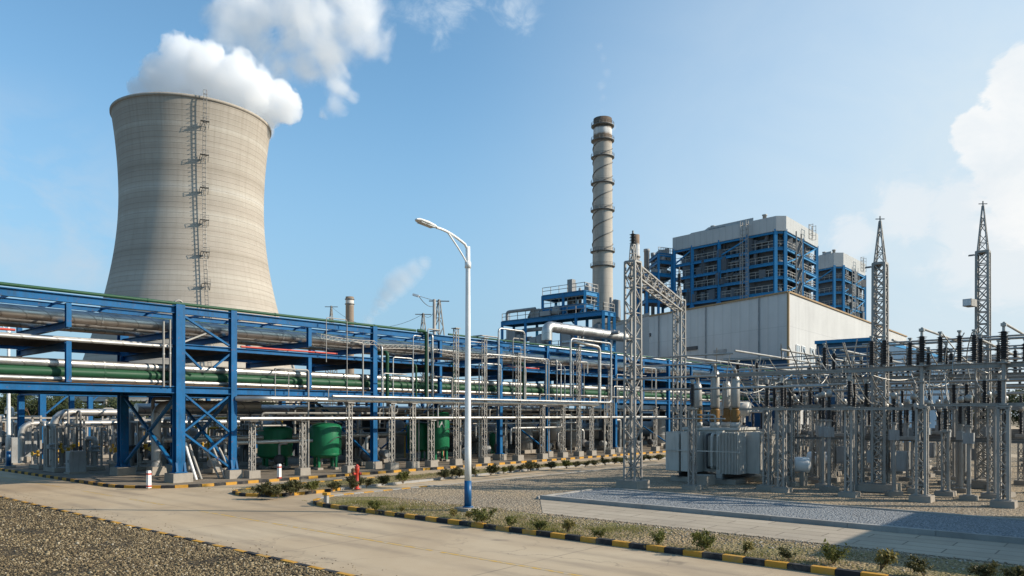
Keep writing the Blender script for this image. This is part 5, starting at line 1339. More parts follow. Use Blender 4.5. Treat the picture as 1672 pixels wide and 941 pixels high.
def post_pipe(loc, label, top=3.0, group=SY, ins_h=.9, r=.075):
    t = thing('insulator_post', label, 'insulator post', (0,0,0), group)
    MB().box((0,0,.08+.09),(.55,.55,.2),0,.97).build('footing', 'concrete', t)
    mb = MB(); mb.tube([(0,0,.26),(0,0,top)], r, 12); mb.flange((0,0,.28),(0,0,1),.19,.04); mb.flange((0,0,top-.03),(0,0,1),.15,.05); mb.build('tube_column', 'galv', t)
    mb = MB(); mb.box((0,.0,top-.5),(.22,.34,.42)); mb.build('terminal_box', 'gear', t)
    insulator_mb(MB(), 0, 0, top+.03, ins_h, .105).build('insulator', 'insul', t)
    mb = MB(); mb.tube([(0,0,top-.01),(0,0,top+.03)],.07,10); mb.build('insulator_foot', 'galv', t)
    mb = MB(); mb.lathe([(.06,0),(.12,.05),(.12,.22),(.05,.28)],(0,0,top+.03+ins_h),12); mb.build('head_tank', 'conduct', t)
    t.location = loc; return t
def breaker(loc, label, group='circuit breakers in the switchyard'):
    t = thing('circuit_breaker', label, 'circuit breaker', (0,0,0), group)
    for y in (-.55,.55):
        MB().box((0,y,.18),(.6,.5,.22),0,.97).build('footing', 'concrete', t)
        MB().mast(0,y,.29,2.2,.2,None,.38,.05,.028).build('leg', 'galv', t)
    mb = MB(); mb.box((0,0,2.28),(.42,1.5,.14)); mb.build('beam', 'galv', t)
    mb = MB(); mb.box((0,0,1.35),(.5,.62,.8)); mb.box((-.26,0,1.35),(.03,.5,.66)); mb.build('drive_box', 'gear', t)
    mb = MB(); mb.bar((0,-.55,1.0),(0,.55,1.0),.06); mb.build('cross_tie', 'galv', t)
    for y in (-.55,0,.55):
        insulator_mb(MB(), 0, y, 2.36, 1.0, .10).build('insulator', 'insul', t)
        mb = MB(); mb.lathe([(.07,0),(.10,.04),(.10,.26),(.06,.32)],(0,y,3.36),12); mb.build('terminal', 'conduct', t)
    t.location = loc; return t

# row along the crushed stone strip
vrow = [4.1, 6.6, 9.1, 11.7]
nm = ['farthest from the transformer', 'third from the transformer', 'second from the transformer', 'next to the transformer']
front = []
t0 = post_tall((30.3, vrow[0], 0), 'heavy four angle steel post beside the crushed stone strip, last one from the transformer'); front.append(t0)
front.append(dup(t0, (30.3, vrow[1], 0), 'heavy four angle steel post by the crushed stone strip, next to the first lightning mast'))
l0 = post_lattice((30.3, vrow[2], 0), 'lattice insulator post by the crushed stone strip, just before the first lightning mast'); front.append(l0)
front.append(dup(l0, (30.3, vrow[3], 0), 'lattice insulator post by the crushed stone strip, second beyond the transformer'))
l1 = dup(l0, (28.9, 14.95, 0), 'lattice post standing right in front of the transformer radiators')
l2 = dup(l0, (31.0, 12.6, 0), 'lattice insulator post at the yard side corner of the transformer')
rows = [(33.2, 'second'), (36.6, 'third'), (40.4, 'fourth'), (44.6, 'fifth'), (49.5, 'sixth'), (55, 'seventh'), (61, 'eighth')]
two = post_lattice((0,0,-50), 'x', 2); tube0 = post_pipe((0,0,-50), 'x'); br0 = breaker((0,0,-50), 'x'); short = post_lattice((0,0,-50), 'x', 1, .8, 2.6, .2); tall1 = post_lattice((0,0,-50), 'x', 3, .9, ZU, .24)
used = {}
rk = random.Random(21)
KN = {'two': 'lattice post with two dark insulators', 'tube': 'round tube post with insulator', 'br': 'three pole circuit breaker on lattice legs', 'short': 'short lattice post with one insulator', 'tall': 'tall lattice post with three insulators', 'lat': 'lattice post with one dark insulator', 'box': 'angle steel post with extension tube'}
PR = {'two': two, 'tube': tube0, 'br': br0, 'short': short, 'tall': tall1, 'lat': l0, 'box': t0}
seq = [['lat','two','short','br','two','tube','lat','tube','short'], ['tall','tube','two','tall','short','br','two','lat','tube'], ['br','two','box','short','tube','tall','br','two','lat'], ['two','tall','tube','br','two','short','tall','tube','two'],
       ['tube','two','tall','two','br','tube','two','short','tall'], ['tall','br','two','tube','tall','two','tube','two','br'], ['two','tube','tall','two','tall','br','two','tall','tube']]
allposts = []
for ri, (u, rn) in enumerate(rows):
    lo, hi = max(.135*u-1.2, 2.6), min(.5*u, 19.5); v = lo; k = 0
    if ri == 0: hi = 12.6
    if ri == 1: hi = 13.2
    step = 1.5 if ri < 4 else 1.7
    while v < hi:
        kind = seq[ri][(k*4+ri) % 9 if k > 8 else k]; uu = u + rk.uniform(-.15,.15)
        lab = f'{KN[kind]}, {ORD[k]} from the picture edge in the {rn} switchyard row'
        lab = f'{KN[kind]}, {ORD[k]} of the {rn} row behind the stone strip'
        o = dup(PR[kind], (uu, v, 0), lab, group=('circuit breakers in the switchyard' if kind == 'br' else SY))
        allposts.append((kind, uu, v)); v += step + rk.uniform(-.15,.2); k += 1
# additional tube posts between the first rows
for k, (u, v) in enumerate(((31.9,5.4),(31.8,7.9),(32.0,10.4),(34.9,6.2),(35.0,9.4),(35.1,11.8),(38.5,7.4),(38.6,11),(38.4,14.4),(42.5,9),(42.4,13),(42.6,16.8),(34.2,4.6),(34.4,7.8),(37.3,5.6),(39.4,9.2),(39.2,12.8),(41.4,6.4),(41.6,11.2),(41.5,15.2),(45.6,8),(45.8,14),(47.8,9.6),(50.8,12),(51,17))):
    dup(tube0, (u,v,0), f'slim tube post standing between the switchyard rows, {ORD[k]} counted from the stone strip', rz=.5*k, scale=(1,1,.94+.03*(k%3)))
for o in (two, tube0, br0, short, tall1):
    # the patterns stand in the yard too, in gaps of the first rows
    pass
spots = [(33.4,13.0,two,'lattice post with two insulators beside the transformer cooler'),(46.9,12.2,tube0,'tube post with insulator in mid yard between fifth and sixth rows'),(52.2,14.8,br0,'circuit breaker between the sixth and seventh switchyard rows'),(38.7,17.0,short,'short lattice post behind the transformer'),(47.2,16.6,tall1,'tall lattice post with three insulators behind the transformer')]
for u, v, o, lab in spots: o.location = (u,v,0); o['label'] = lab

# cross beams along the rows
def beam_thing(p, q, w, h, label, mat='galv', lattice=False):
    mb = MB()
    if lattice:
        p, q = Vector(p), Vector(q); d = q-p; n = int(d.length/.45)
        for dz in (0,.3): mb.bar(p+U3*dz, q+U3*dz, .05)
        for i in range(n): mb.bar(p+d*(i/n)+U3*(.3*(i%2)), p+d*((i+1)/n)+U3*(.3*((i+1)%2)), .03)
    else: mb.ibeam(p, q, w, h, .02)
    return tag(mb.build('cross_beam', mat, None, p), label, 'steel beam', 'steel beams across the switchyard')
beam_thing((30.3,2.2,ZL+.06),(30.3,6.3,ZL+.06),.07,.09,'slim lower beam between the two heavy angle posts by the stone strip')
beam_thing((30.02,6.9,ZL-.06),(30.02,13.4,ZL-.06),.07,.09,'long lower beam on the lattice posts along the stone strip')
beam_thing((30.5,2.0,ZU-.10),(30.5,9.3,ZU-.10),.16,.18,'stout upper beam crossing both lightning masts')
beam_thing((30.5,9.4,ZU-.12),(30.5,17.2,ZU-.12),.09,.10,'upper beam from the first lightning mast to the transformer bushings')
for k, (u, rn) in enumerate(rows):
    lo, hi = max(.135*u-1.6, 2.0), min(.5*u, 19.5)
    beam_thing((u+.28,lo,ZL+.1),(u+.28,hi if k > 1 else 12.9,ZL+.1),.10,.12,f'slim lower beam along the {rn} switchyard row')
    beam_thing((u-.25,lo,ZU+.02),(u-.25,hi,ZU+.02),.14,.14,f'upper beam along the {rn} switchyard row', lattice=(k % 3 == 1))
    beam_thing((u+.32,lo,2.2),(u+.32,hi if k > 1 else 12.9,2.2),.08,.1,f'knee high tie beam along the {rn} switchyard row'.replace('knee high','low'), 'galv_dark')
# busbars
def tube_thing(pts, r, label, name='busbar', mat='conduct', n=8, group='tube busbars over the switchyard', cat='busbar', bend=.2):
    return tag(MB().pipe(pts, r, bend, n, 4).build(name, mat, None, pts[0]), label, cat, group)
zt = ZU + .08 + .95 + .28
for k, v in enumerate(vrow[:2]):
    tube_thing([(30.3,v,zt),(37.2,v,zt)], .045, ('tube busbar running back from the last heavy post','tube busbar running back from the post by the first mast')[k])
for k, v in enumerate((3.0,5.35,8.3,10.5,12.9,15.3,17.5)):
    tube_thing([(33.2+.6*(k%2),v,6.0+.12*(k%3)),(66,v+.4,6.0+.12*(k%3))], .05, f'{ORD[k]} long tube busbar over the yard, counted from the heavy post side')
for k, (u, z, lo, hi) in enumerate(((33.0,6.12,2.4,9.4),(36.4,5.9,3.4,13),(36.8,6.35,3.2,12),(40.2,6.3,4,20),(44.4,6.2,4.6,21),(49.4,6.35,5.4,22),(55,6.4,6.2,22),(38.4,5.6,4,18),(42.4,5.5,4.5,19),(47,5.6,5,20),(34.6,4.55,3,13.2),(38.2,4.4,4,19),(46.2,4.3,5,20),(52,4.5,6,21),(58,4.6,6.6,22))):
    tube_thing([(u,lo,z),(u,hi,z)], .035+.008*(k%3), f'{ORD[k]} tube busbar lying across the yard, counted up from the stone strip', group='tube busbars across the rows')
# upper insulators standing on the upper beams
insp = thing('post_insulator', 'x', 'insulator', (0,0,0), 'dark post insulators on the upper beams')
insulator_mb(MB(), 0, 0, .05, .92, .125).build('porcelain', 'insul', insp)
mb = MB(); mb.tube([(0,0,0),(0,0,.05)],.08,10); mb.build('foot_flange', 'galv', insp)
mb = MB(); mb.tube([(0,0,.97),(0,0,1.10)],.04,8); mb.box((0,0,1.12),(.18,.12,.06)); mb.build('clamp', 'conduct', insp)
posn = []
for v in (2.7,5.0,5.45,6.05,7.9,8.35): posn.append((30.5,v,ZU+.02))
for u, vs in ((32.95,(3.4,4.4,5.2,7.6,8.6,10.9)),(36.35,(4.2,5.1,7.0,9.3,11.6)),(40.15,(5.0,7.5,10.1,13.6,16.9)),(44.35,(6.0,9.3,12.2,15.5,18.8)),(49.25,(7.0,10.5,14.4,18.4)),(54.75,(8,11.8,15.8,19))):
    for v in vs: posn.append((u,v,ZU+.09))
for k, (u, v, z) in enumerate(posn):
    ro = 'beam crossing the masts' if u == 30.5 else f'{dict((round(a-.25,2),b) for a,b in rows).get(u, "rear")} row upper beam'
    j = sum(1 for q in posn[:k] if q[0] == u)
    lab = f'dark ribbed insulator on the {ro}, {ORD[j]} from the heavy post end'
    if k == 0: insp.location = (u,v,z); insp['label'] = lab
    else: dup(insp, (u,v,z), lab)
# sagging jumper cables
jk = random.Random(5)
for k in range(62):
    u = jk.choice([30.4,33.2,36.6,40.4,44.6,49.5]); v = jk.uniform(max(3,.15*u), min(.48*u,18)); z = jk.choice((4.7,4.7,6.0,6.1)); du = jk.uniform(1.5,4.2); dv = jk.uniform(-1.2,1.2); z2 = jk.choice((4.7,3.6,5.9)); sag = jk.uniform(.15,.7)
    pts = [Vector((u+du*f, v+dv*f, z+(z2-z)*f - sag*4*f*(1-f))) for f in [i/10 for i in range(11)]]
    tag(MB().tube(pts, .022, 6).build('jumper_cable', 'conduct', None, pts[0]), 'thin bare jumper cable sagging between switchyard insulators', 'cable', 'sagging jumper cables in the switchyard')

for k in range(40):
    u = jk.choice([30.5,33,36.4,40.2,44.4,49.3]); v = jk.uniform(max(3,.15*u), min(.48*u,18)); z1 = jk.choice((5.9,6.1,5.0)); z0 = z1-jk.uniform(.9,2.4); dv = jk.uniform(-.5,.5); du = jk.uniform(-.5,.5)
    pts = [Vector((u+du*f+.12*math.sin(f*PI), v+dv*f+.15*math.sin(f*PI*1.0), z1+(z0-z1)*f)) for f in [i/8 for i in range(9)]]
    tag(MB().tube(pts, .018, 6).build('dropper_cable', 'conduct', None, pts[-1]), 'bare dropper cable curving down from a switchyard busbar', 'cable', 'dropper cables in the switchyard')
# lightning masts
def light_mast(c, top, shoulder, w, label, flood=False):
    t = thing('lightning_mast', label, 'lightning mast', (c.x,c.y,.08), 'lattice lightning masts')
    MB().box((c.x,c.y,.26),(1.3,1.3,.32),0,.98).build('footing', 'concrete', t)
    MB().mast(c.x,c.y,.44,shoulder,w,w*.9,.5,.095,.04,True).build('lattice_column', 'galv', t)
    MB().mast(c.x,c.y,shoulder,top-.1,w*.78,.05,.40,.05,.026).build('spire', 'galv', t)
    mb = MB(); mb.box((c.x,c.y,shoulder),(w+.03,w+.03,.05)); mb.build('shoulder_plate', 'galv', t)
    mb = MB(); mb.tube([(c.x,c.y,top-.15),(c.x,c.y,top+.12)],.025,6); mb.bar((c.x-.12,c.y+.14,top),(c.x+.10,c.y-.14,top),.03); mb.build('tip_rod', 'galv_dark', t)
    mb = MB(); mb.box((c.x-.05,c.y+w/2+.12,1.5),(.3,.2,.5)); mb.build('junction_box', 'gear', t)
    mb = MB(); q = c+Vector((-.25,.30,0)); mb.bar((c.x,c.y,shoulder-.12),(q.x,q.y,shoulder-.12),.05); mb.bar((q.x,q.y,shoulder-.12),(q.x-.12,q.y+.16,shoulder-.14),.10,.06); mb.build('warning_lamp', 'galv_dark', t)
    if flood:
        e = P(1588,496,32.0); mb = MB(); mb.bar((c.x,c.y,e.z-.05),(e.x,e.y,e.z-.05),.06); mb.build('bracket', 'galv', t)
        mb = MB(); f = P(1579,494,31.6); mb.bar(e, f, .34, .30); fl = mb.build('floodlight', 'galv', t)
        d = (f-e).normalized(); mb = MB(); mb.bar(f+d*.005, f+d*.03, .30, .26); mb.build('lens', 'lens', fl)
    return t
m1, m2_ = G(1437,806), G(1605,800)
light_mast(m1, zat(360,31), zat(433,31), .47, 'lattice lightning mast closer to the boiler houses')
light_mast(m2_, zat(333,32.3), zat(412,32.3), .47, 'taller lattice lightning mast with a floodlight on its side', True)

# lattice gantry
gA, gB = Vector((27.85,17.2,0)), Vector((38.8,20.9,0)); ZG = 9.75
gan = thing('lattice_gantry', 'tall two legged lattice gantry beside the transformer', 'gantry', (gA.x,gA.y,.08))
for g, w in ((gA,.52),(gB,.52)):
    MB().box((g.x,g.y,.25),(1.05,1.05,.34),0,.98).build('footing', 'concrete', gan)
    MB().mast(g.x,g.y,.42,ZG,w,w*.92,.56,.085,.036).build('leg', 'galv', gan)
    mb = MB(); mb.mast(g.x,g.y,ZG,ZG+.75,.22,.14,.35,.04,.025); mb.build('peak', 'galv', gan)
d = (gB-gA).normalized(); sd_ = d.cross(U3)
mb = MB(); n = 14; L = (gB-gA).length
for z in (ZG-.62, ZG-.06):
    for s in (-.2,.2): mb.bar(gA+sd_*s+U3*z, gB+sd_*s+U3*z, .07)
for i in range(n):
    a, b = gA+d*(L*i/n), gA+d*(L*(i+1)/n)
    for s in (-.2,.2): mb.bar(a+sd_*s+U3*(ZG-.06 if i%2 else ZG-.62), b+sd_*s+U3*(ZG-.62 if i%2 else ZG-.06), .05)
    for z in (ZG-.62,ZG-.06): mb.bar(a+sd_*.2*(1 if i%2 else -1)+U3*z, b-sd_*.2*(1 if i%2 else -1)+U3*z, .03); mb.bar(a-sd_*.2+U3*z, a+sd_*.2+U3*z, .03)
mb.build('truss_beam', 'galv', gan)
for k, (g, lab) in enumerate(((gA,'dark ribbed insulator crowning the near gantry leg'),(gB,'dark ribbed insulator crowning the far gantry leg'))):
    t = thing('post_insulator', lab.replace('near ','front '), 'insulator', (g.x,g.y,ZG+.75), 'insulators on the gantry'); insulator_mb(MB(), g.x,g.y,ZG+.77,.75 if k else .45,.12).build('porcelain', 'insul', t)
    MB().tube([(g.x,g.y,ZG+(1.5 if k else 1.2)),(g.x,g.y,ZG+(1.9 if k else 1.35))],.04,8).build('rod', 'galv_dark', t)
for k, (z, r_) in enumerate(((4.75,.045),(5.3,.035),(3.05,.03),(4.3,.045),(5.75,.035))):
    tube_thing([(27.9+.4*k,18.2,z),(27.9+.4*k,13.4 if k != 3 else 9.5,z),], r_, f'{ORD[k]} tube busbar between gantry and transformer bushings, counted from the stone strip', group='busbars by the gantry')

# transformer
tx0, tx1, ty0, ty1 = 32.0, 35.4, 14.3, 17.95
tr = thing('transformer', 'large grey power transformer with finned radiators beside the gantry', 'transformer', ((tx0+tx1)/2,(ty0+ty1)/2,.08))
MB().ext(tx0+.1,tx1-.1,ty0+.2,ty1-.2,.08,.3).build('foundation', 'concrete', tr)
for y in (ty0+.7, ty1-.7): MB().ibeam((tx0+.0,y,.42),(tx1,y,.42),.2,.24,.03).build('rail', 'dark', tr)
MB().ext(tx0+.95,tx1-.3,ty0+.5,ty1-.5,.54,2.5).build('tank', 'xfmr', tr)
MB().ext(tx0+.85,tx1-.2,ty0+.4,ty1-.4,2.503,2.62).build('lid', 'xfmr', tr)
def radiator(x0, x1, y0, y1, z0, z1, fins_axis, n):
    mb = MB()
    for i in range(n):
        if fins_axis == 'y': y = y0+(y1-y0)*(i+.5)/n; mb.box(((x0+x1)/2,y,(z0+z1)/2),(x1-x0,.032,z1-z0-.02*(i%2)))
        else: x = x0+(x1-x0)*(i+.5)/n; mb.box((x,(y0+y1)/2,(z0+z1)/2),(.032,y1-y0,z1-z0-.02*(i%2)))
    for z in (z0+.09, z1-.09): mb.tube([(x0+.1,(y0+y1)/2,z),(x1-.1,(y0+y1)/2,z)] if fins_axis == 'x' else [((x0+x1)/2,y0+.02,z),((x0+x1)/2,y1-.02,z)], .06, 10)
    mb.build('radiator', 'xfmr', tr)
z0, z1 = .55, 2.42
radiator(tx0,tx0+.85,ty1-.72,ty1,z0,z1,'y',12)
radiator(tx0,tx0+.85,ty1-1.55,ty1-.8,z0,z1,'y',12)
for y0_, y1_ in ((ty1-.70,ty1-.02),(ty1-1.53,ty1-.82)): MB().ext(tx0-.03,tx0-.004,y0_,y1_,z0+.03,z1-.03).build('side_panel', 'xfmr', tr)
radiator(tx0-.1,tx0+.85,ty0,ty0+.9,z0,z1,'y',13)
radiator(tx0+.95,tx0+1.8,ty0-.55,ty0+.25,z0,z1,'x',12)
radiator(tx0+1.95,tx0+2.8,ty0-.55,ty0+.25,z0,z1,'x',12)
radiator(tx1-.2,tx1+.5,ty0+.6,ty0+1.6,z0,z1,'y',10)
for i, (x, y, h) in enumerate(((tx0+1.0,ty1-1.15,1.9),(tx0+1.1,ty1-2.0,2.45),(tx0+1.2,ty1-2.95,2.2),(tx0+2.3,ty1-2.0,2.0))):
    zb_ = 2.62; h += .22; mb = MB(); mb.lathe([(.24,0),(.24,.22),(.17,.26)],(x,y,zb_),18); mb.build('bushing_turret', 'xfmr', tr)
    mb = MB(); pr = [(.15,.26)]
    for q in range(7): pr += [(.235,.30+q*.085),(.19,.34+q*.085)]
    pr.append((.15,.26+.64)); mb.lathe(pr,(x,y,zb_),18); b_ = mb.build('bushing', 'amber', tr)
    mb = MB(); mb.lathe([(.19,.9),(.215,1.0),(.20,h-.2),(.14,h)],(x,y,zb_),18)
    if i != 3: mb.pipe([(x,y,zb_+h-.1),(x,y,zb_+h+.22),(x-.45,y-.1,zb_+h+.3)],.08,.2,10)
    mb.build('bushing_top', 'conduct', b_)
mb = MB(); mb.lathe([(.05,0),(.34,.05),(.34,1.55),(.05,1.6)],(tx0+2.6,ty0+.6,3.5),18,axis=(0,1,0)); mb.build('conservator', 'xfmr', tr)
for y in (ty0+.9, ty0+1.9): MB().bar((tx0+2.6,y,2.84),(tx0+2.6,y,3.2),.1).build('bracket', 'xfmr', tr)
for k, y in enumerate((ty1-1.85, ty1-2.15, ty1-2.5)):
    MB().pipe([(tx0+.96,y,.75),(tx0+.55-.1*k,y,.75),(tx0+.55-.1*k,y,2.3),(tx0+.96,y,2.3)],.055+.02*(k==1),.15,10).build('oil_pipe', 'xfmr' if k else 'dark', tr)
MB().ext(tx0+.45,tx0+.75,ty0+.98,ty0+1.28,.3,2.48).build('corner_duct', 'xfmr', tr)
MB().pipe([(tx0+.8,ty0+1.5,2.84),(tx0+.8,ty0+1.5,3.2),(tx0+.8,ty1-.8,3.2),(tx0+.8,ty1-.8,2.84)],.05,.15,10).build('top_pipe', 'conduct', tr)
MB().pipe([(tx0+1.9,ty0+.3,2.9),(tx0+1.9,ty0+.3,3.35),(tx0+1.9,ty0-.5,3.35),(tx0+1.9,ty0-.5,2.7)],.05,.15,10).build('top_pipe', 'conduct', tr)
MB().ext(tx0+.6,tx0+.9,ty1-2.9,ty1-2.6,1.5,2.2).build('marshalling_box', 'gear', tr)
for z in (1.55,): MB().bar((tx0-.06,ty0-.1,z),(tx0-.06,ty1+.02,z),.03,.05).build('stiffener', 'xfmr', tr)
tag(MB().box((31.2,15.6,.3),(.9,.75,.44)).build('concrete_block', 'concrete', None, (31.2,15.6,.08)), 'concrete block at the foot of the transformer front', 'concrete block')
for k, (u, v) in enumerate(((32.4,13.0),(32.1,12.5),(33.0,12.7))):
    tag(MB().box((u,v,.3+.1*(k==0)),(.55,.42,.45+.2*(k==0)), .3*k).build('concrete_block', 'concrete', None, (u,v,.08)), ('upright rough block between transformer and white tank','low rough block nearest the transformer corner post','low rough block tucked behind the upright one')[k], 'concrete block', 'rough blocks by the transformer')

# small white tanks on stands
for k, (px, py, lab) in enumerate(((1300,792,'small white horizontal tank on concrete legs in the switchyard'),(1338,778,'second white tank partly hidden by lattice posts'))):
    c = G(px,py,.08); t = thing('oil_tank', lab, 'tank', (c.x,c.y,.08), 'white tanks in the switchyard')
    MB().lathe([(.1,0),(.3,.05),(.36,.12),(.36,1.13),(.3,1.2),(.1,1.25)],(c.x-.2,c.y+.6,.98),20,axis=(.3,-1,0)).build('shell', 'white', t)
    for dy in (.3,-.35): MB().box((c.x-.05-.0*dy,c.y+dy,.38),(.5,.2,.6)).build('leg', 'concrete', t)
    MB().tube([(c.x-.03,c.y+.05,1.3),(c.x-.03,c.y+.05,1.46)],.08,10).build('hatch', 'galv', t)
# building outside the frame whose shadow falls over the path
cb = thing('control_building', 'flat roofed control building throwing its shadow across path and stone strip', 'building', (24.6,-4.2,.08))
MB().ext(24.6,33.5,-13,-4.2,.08,7.0).build('wall', 'hall', cb); MB().ext(24.4,33.7,-13.2,-4.0,7.01,7.3).build('roof', 'galv', cb)
for u in (26.2,28.8,31.4): MB().ext(u-.6,u+.6,-4.2,-4.14,1.2,2.8).build('window', 'glass', cb)
# ---------------------------------------------------------------- shrubs, grass, trees
def shrub_proto(seed, h, w, n, mat, leaf=.045):
    r = random.Random(seed); st = MB(); lf = MB(); tips = []
    for i in range(r.randint(6,9)):
        a = r.uniform(0,2*PI); sp = r.uniform(.2,1)*w/2; p = Vector((0,0,0)); q = Vector((math.cos(a)*sp*.5, math.sin(a)*sp*.5, h*.45*r.uniform(.8,1.1)))
        e = Vector((math.cos(a)*sp, math.sin(a)*sp, h*r.uniform(.65,1.0))); st.tube([p,q,e],[.012,.009,.004],5); tips += [(q,.16),(e,.20),((q+e)/2,.17),(e,.15)]
        for _ in range(2):
            f = (q+e)/2 + Vector((r.gauss(0,1),r.gauss(0,1),r.gauss(0,.6)))*w*.14; st.tube([q,f],[.007,.003],4); tips.append((f,.15))
    for i in range(n):
        c, s = r.choice(tips); c = c + Vector((r.gauss(0,1),r.gauss(0,1),r.gauss(0,.8)))*s*.42*min(1,w)
        if c.z < .03: c.z = .05
        d = Vector((r.gauss(0,1),r.gauss(0,1),r.gauss(0,1)+.6)).normalized(); sd = d.orthogonal().normalized(); sd = (Matrix.Rotation(r.uniform(0,6.3),3,d) @ sd); l = leaf*r.uniform(.7,1.5)
        k = len(lf.v); lf.v.extend([tuple(c-d*l), tuple(c+sd*l*.45), tuple(c+d*l), tuple(c-sd*l*.45)]); lf.face((k,k+1,k+2,k+3))
    t = thing('shrub', 'x', 'shrub', (0,0,0), 'x'); st.build('stems', 'twig', t); lf.build('foliage', mat, t)['kind'] = 'stuff'; return t
sh = [shrub_proto(1,.52,.75,950,'leaf'), shrub_proto(2,.50,.85,800,'leaf'), shrub_proto(3,.5,.7,420,'leaf_dry'), shrub_proto(4,.55,.8,900,'leaf_dark'), shrub_proto(5,.48,.8,620,'leaf'), shrub_proto(6,.5,.85,1000,'leaf_dark')]
first = [True]*6
def put_shrub(k, loc, label, group, s):
    if first[k]:
        first[k] = False; o = sh[k]; o.location = loc; o['label'] = label; o['group'] = group; o.scale = (s,)*3; return o
    return dup(sh[k], loc, label, group, rnd.uniform(0,6.3), (s*rnd.uniform(.9,1.15), s*rnd.uniform(.9,1.15), s*rnd.uniform(.9,1.1)))
near = [(615,836,0,.9),(655,838,2,.55),(742,846,2,.8),(790,856,1,.95),(832,861,0,1.05),(880,867,4,1.0),(927,871,2,.85),(978,879,4,.95),(1075,891,4,1.0),(1148,899,1,.95),(1215,906,2,1.0),(1290,917,3,1.05),(1360,922,4,.95),(1437,934,2,1.05),(1510,943,3,1.0),(1600,950,3,.95),(1655,955,5,1.0),(765,848,2,.7)]
for i, (px, py, k, s) in enumerate(near):
    put_shrub(k, G(px,py,.085), f'{ORD[i]} small leafy shrub behind the striped kerb, counted from the road junction', 'shrubs along the striped kerb', s*rnd.choice((.45,.6,.66,.72,.82)))
strip_px = [(421,813),(441,812),(455,813),(474,809),(510,805),(545,801),(575,800),(585,796),(598,797),(624,793),(658,790),(726,782),(737,780),(750,780),(777,779),(801,776),(822,774),(834,772),(848,770),(866,769),(880,768),(900,766),(925,765),(940,763),(955,763),(972,761),(988,760),(1003,758),(1015,758),(1046,754),(1062,753),(1075,752)]
for i, (px, py) in enumerate(strip_px):
    put_shrub((3,5,3,5,0,5)[i%6], G(px,py,.08), f'{ORD[i]} dark rounded shrub on the strip between the two lanes, counted from the junction', 'shrubs on the planting strip', (.9 if i < 12 else .82)*rnd.uniform(.75,1.1))
# dry grass tufts
gr = MB(); rg = random.Random(11)
def blades(c, n, rad, h):
    for _ in range(n):
        a = rg.uniform(0,2*PI); d = rad*math.sqrt(rg.random()); p = Vector((c[0]+d*math.cos(a), c[1]+d*math.sin(a), c[2])); l = h*rg.uniform(.4,1.1); b = rg.uniform(0,2*PI); w = Vector((math.cos(b),math.sin(b),0))*.006; t = p + Vector((rg.gauss(0,.4),rg.gauss(0,.4),1)).normalized()*l
        k = len(gr.v); gr.v.extend([tuple(p-w),tuple(p+w),tuple(t)]); gr.face((k,k+1,k+2))
for _ in range(520):
    u = UE+.25+2.4*rg.random()**1.6; v = 2+20*rg.random()
    f = mnoise.noise(Vector((u*.5,v*.35,3)))
    if f < -.12: continue
    blades((u,v,.085), int(22+90*max(0,f)), .33, .07+.10*max(0,f))
for (px, py, k, s) in near: g = G(px,py,.085); blades(g, 60, .5, .12)
tag(gr.build('grass', 'grass', None, (17,10,.08)), 'sparse dry yellow green grass behind the striped kerb', 'grass', kind='stuff')
gr = MB()
for _ in range(160):
    v = -2+60*rg.random(); s = rg.choice((UE-.12, UE+.16, UE+.16, UG+.06)); blades((s,v,.0 if s < UE else .086), rg.randint(4,14), .06, .06)
tag(gr.build('grass', 'grass', None, (15.6,10,0)), 'thin weeds growing in the joints along the kerbs', 'weeds', kind='stuff')
gr = MB()
for _ in range(700):
    u = 16.3 + 60*rg.random()**1.3; v = 27.9+1.7*rg.random(); blades((u,v,.08), 22, .4, .11)
tag(gr.build('grass', 'grass', None, (20,28,.08)), 'thin grass at the feet of the shrubs on the strip', 'grass', kind='stuff')

def tree(loc, h, w, seed, label, group):
    r = random.Random(seed); t = thing('tree', label, 'tree', loc, group); st = MB(); lf = MB(); base = Vector(loc); tips = []
    st.tube([base, base+U3*h*.3, base+U3*h*.55+Vector((.2,.1,0))],[.22,.16,.09],8)
    for i in range(9):
        a = r.uniform(0,6.3); z = h*r.uniform(.28,.5); e = base+Vector((math.cos(a)*w*r.uniform(.25,.5), math.sin(a)*w*r.uniform(.25,.5), h*r.uniform(.5,.98))); st.tube([base+U3*z,(base+U3*z+e)/2+U3*.3,e],[.08,.05,.02],5); tips.append(e)
        for _ in range(3): tips.append(e+Vector((r.gauss(0,1),r.gauss(0,1),r.gauss(0,.7)))*w*.14)
    for i in range(2600):
        c = r.choice(tips)+Vector((r.gauss(0,1),r.gauss(0,1),r.gauss(0,.8)))*w*.085; d = Vector((r.gauss(0,1),r.gauss(0,1),r.gauss(0,1))).normalized(); sd = d.orthogonal().normalized(); l = r.uniform(.14,.28)
        k = len(lf.v); lf.v.extend([tuple(c-d*l), tuple(c+sd*l*.5), tuple(c+d*l), tuple(c-sd*l*.5)]); lf.face((k,k+1,k+2,k+3))
    st.build('trunk', 'twig', t); lf.build('crown', 'leaf_tree', t)['kind'] = 'stuff'; return t
TL = [(-14,118,6.6),(6,112,6.2),(30,122,6.8),(52,116,5.8),(78,126,6.0),(104,120,5.2),(132,128,5.6),(170,130,5.4),(210,126,5.2),(330,130,5.4),(420,135,5.2)]
for i, (px, Y, h) in enumerate(TL):
    tree(at(px,Y), h, h*.95, 40+i, f'{ORD[i]} bushy dark tree beyond the rack, counted from the white lamp side', 'trees beyond the pipe rack')
for i, (px, Y, h) in enumerate(((1500,118,5.2),(1545,126,6.0),(1590,112,5.4),(1632,120,6.2),(1668,116,5.6),(1710,124,6.4),(1770,118,6.0))):
    tree(at(px,Y), h, h*.95, 70+i, f'{ORD[i]} bushy tree beyond the switchyard, counted from the hall side', 'trees beyond the switchyard')
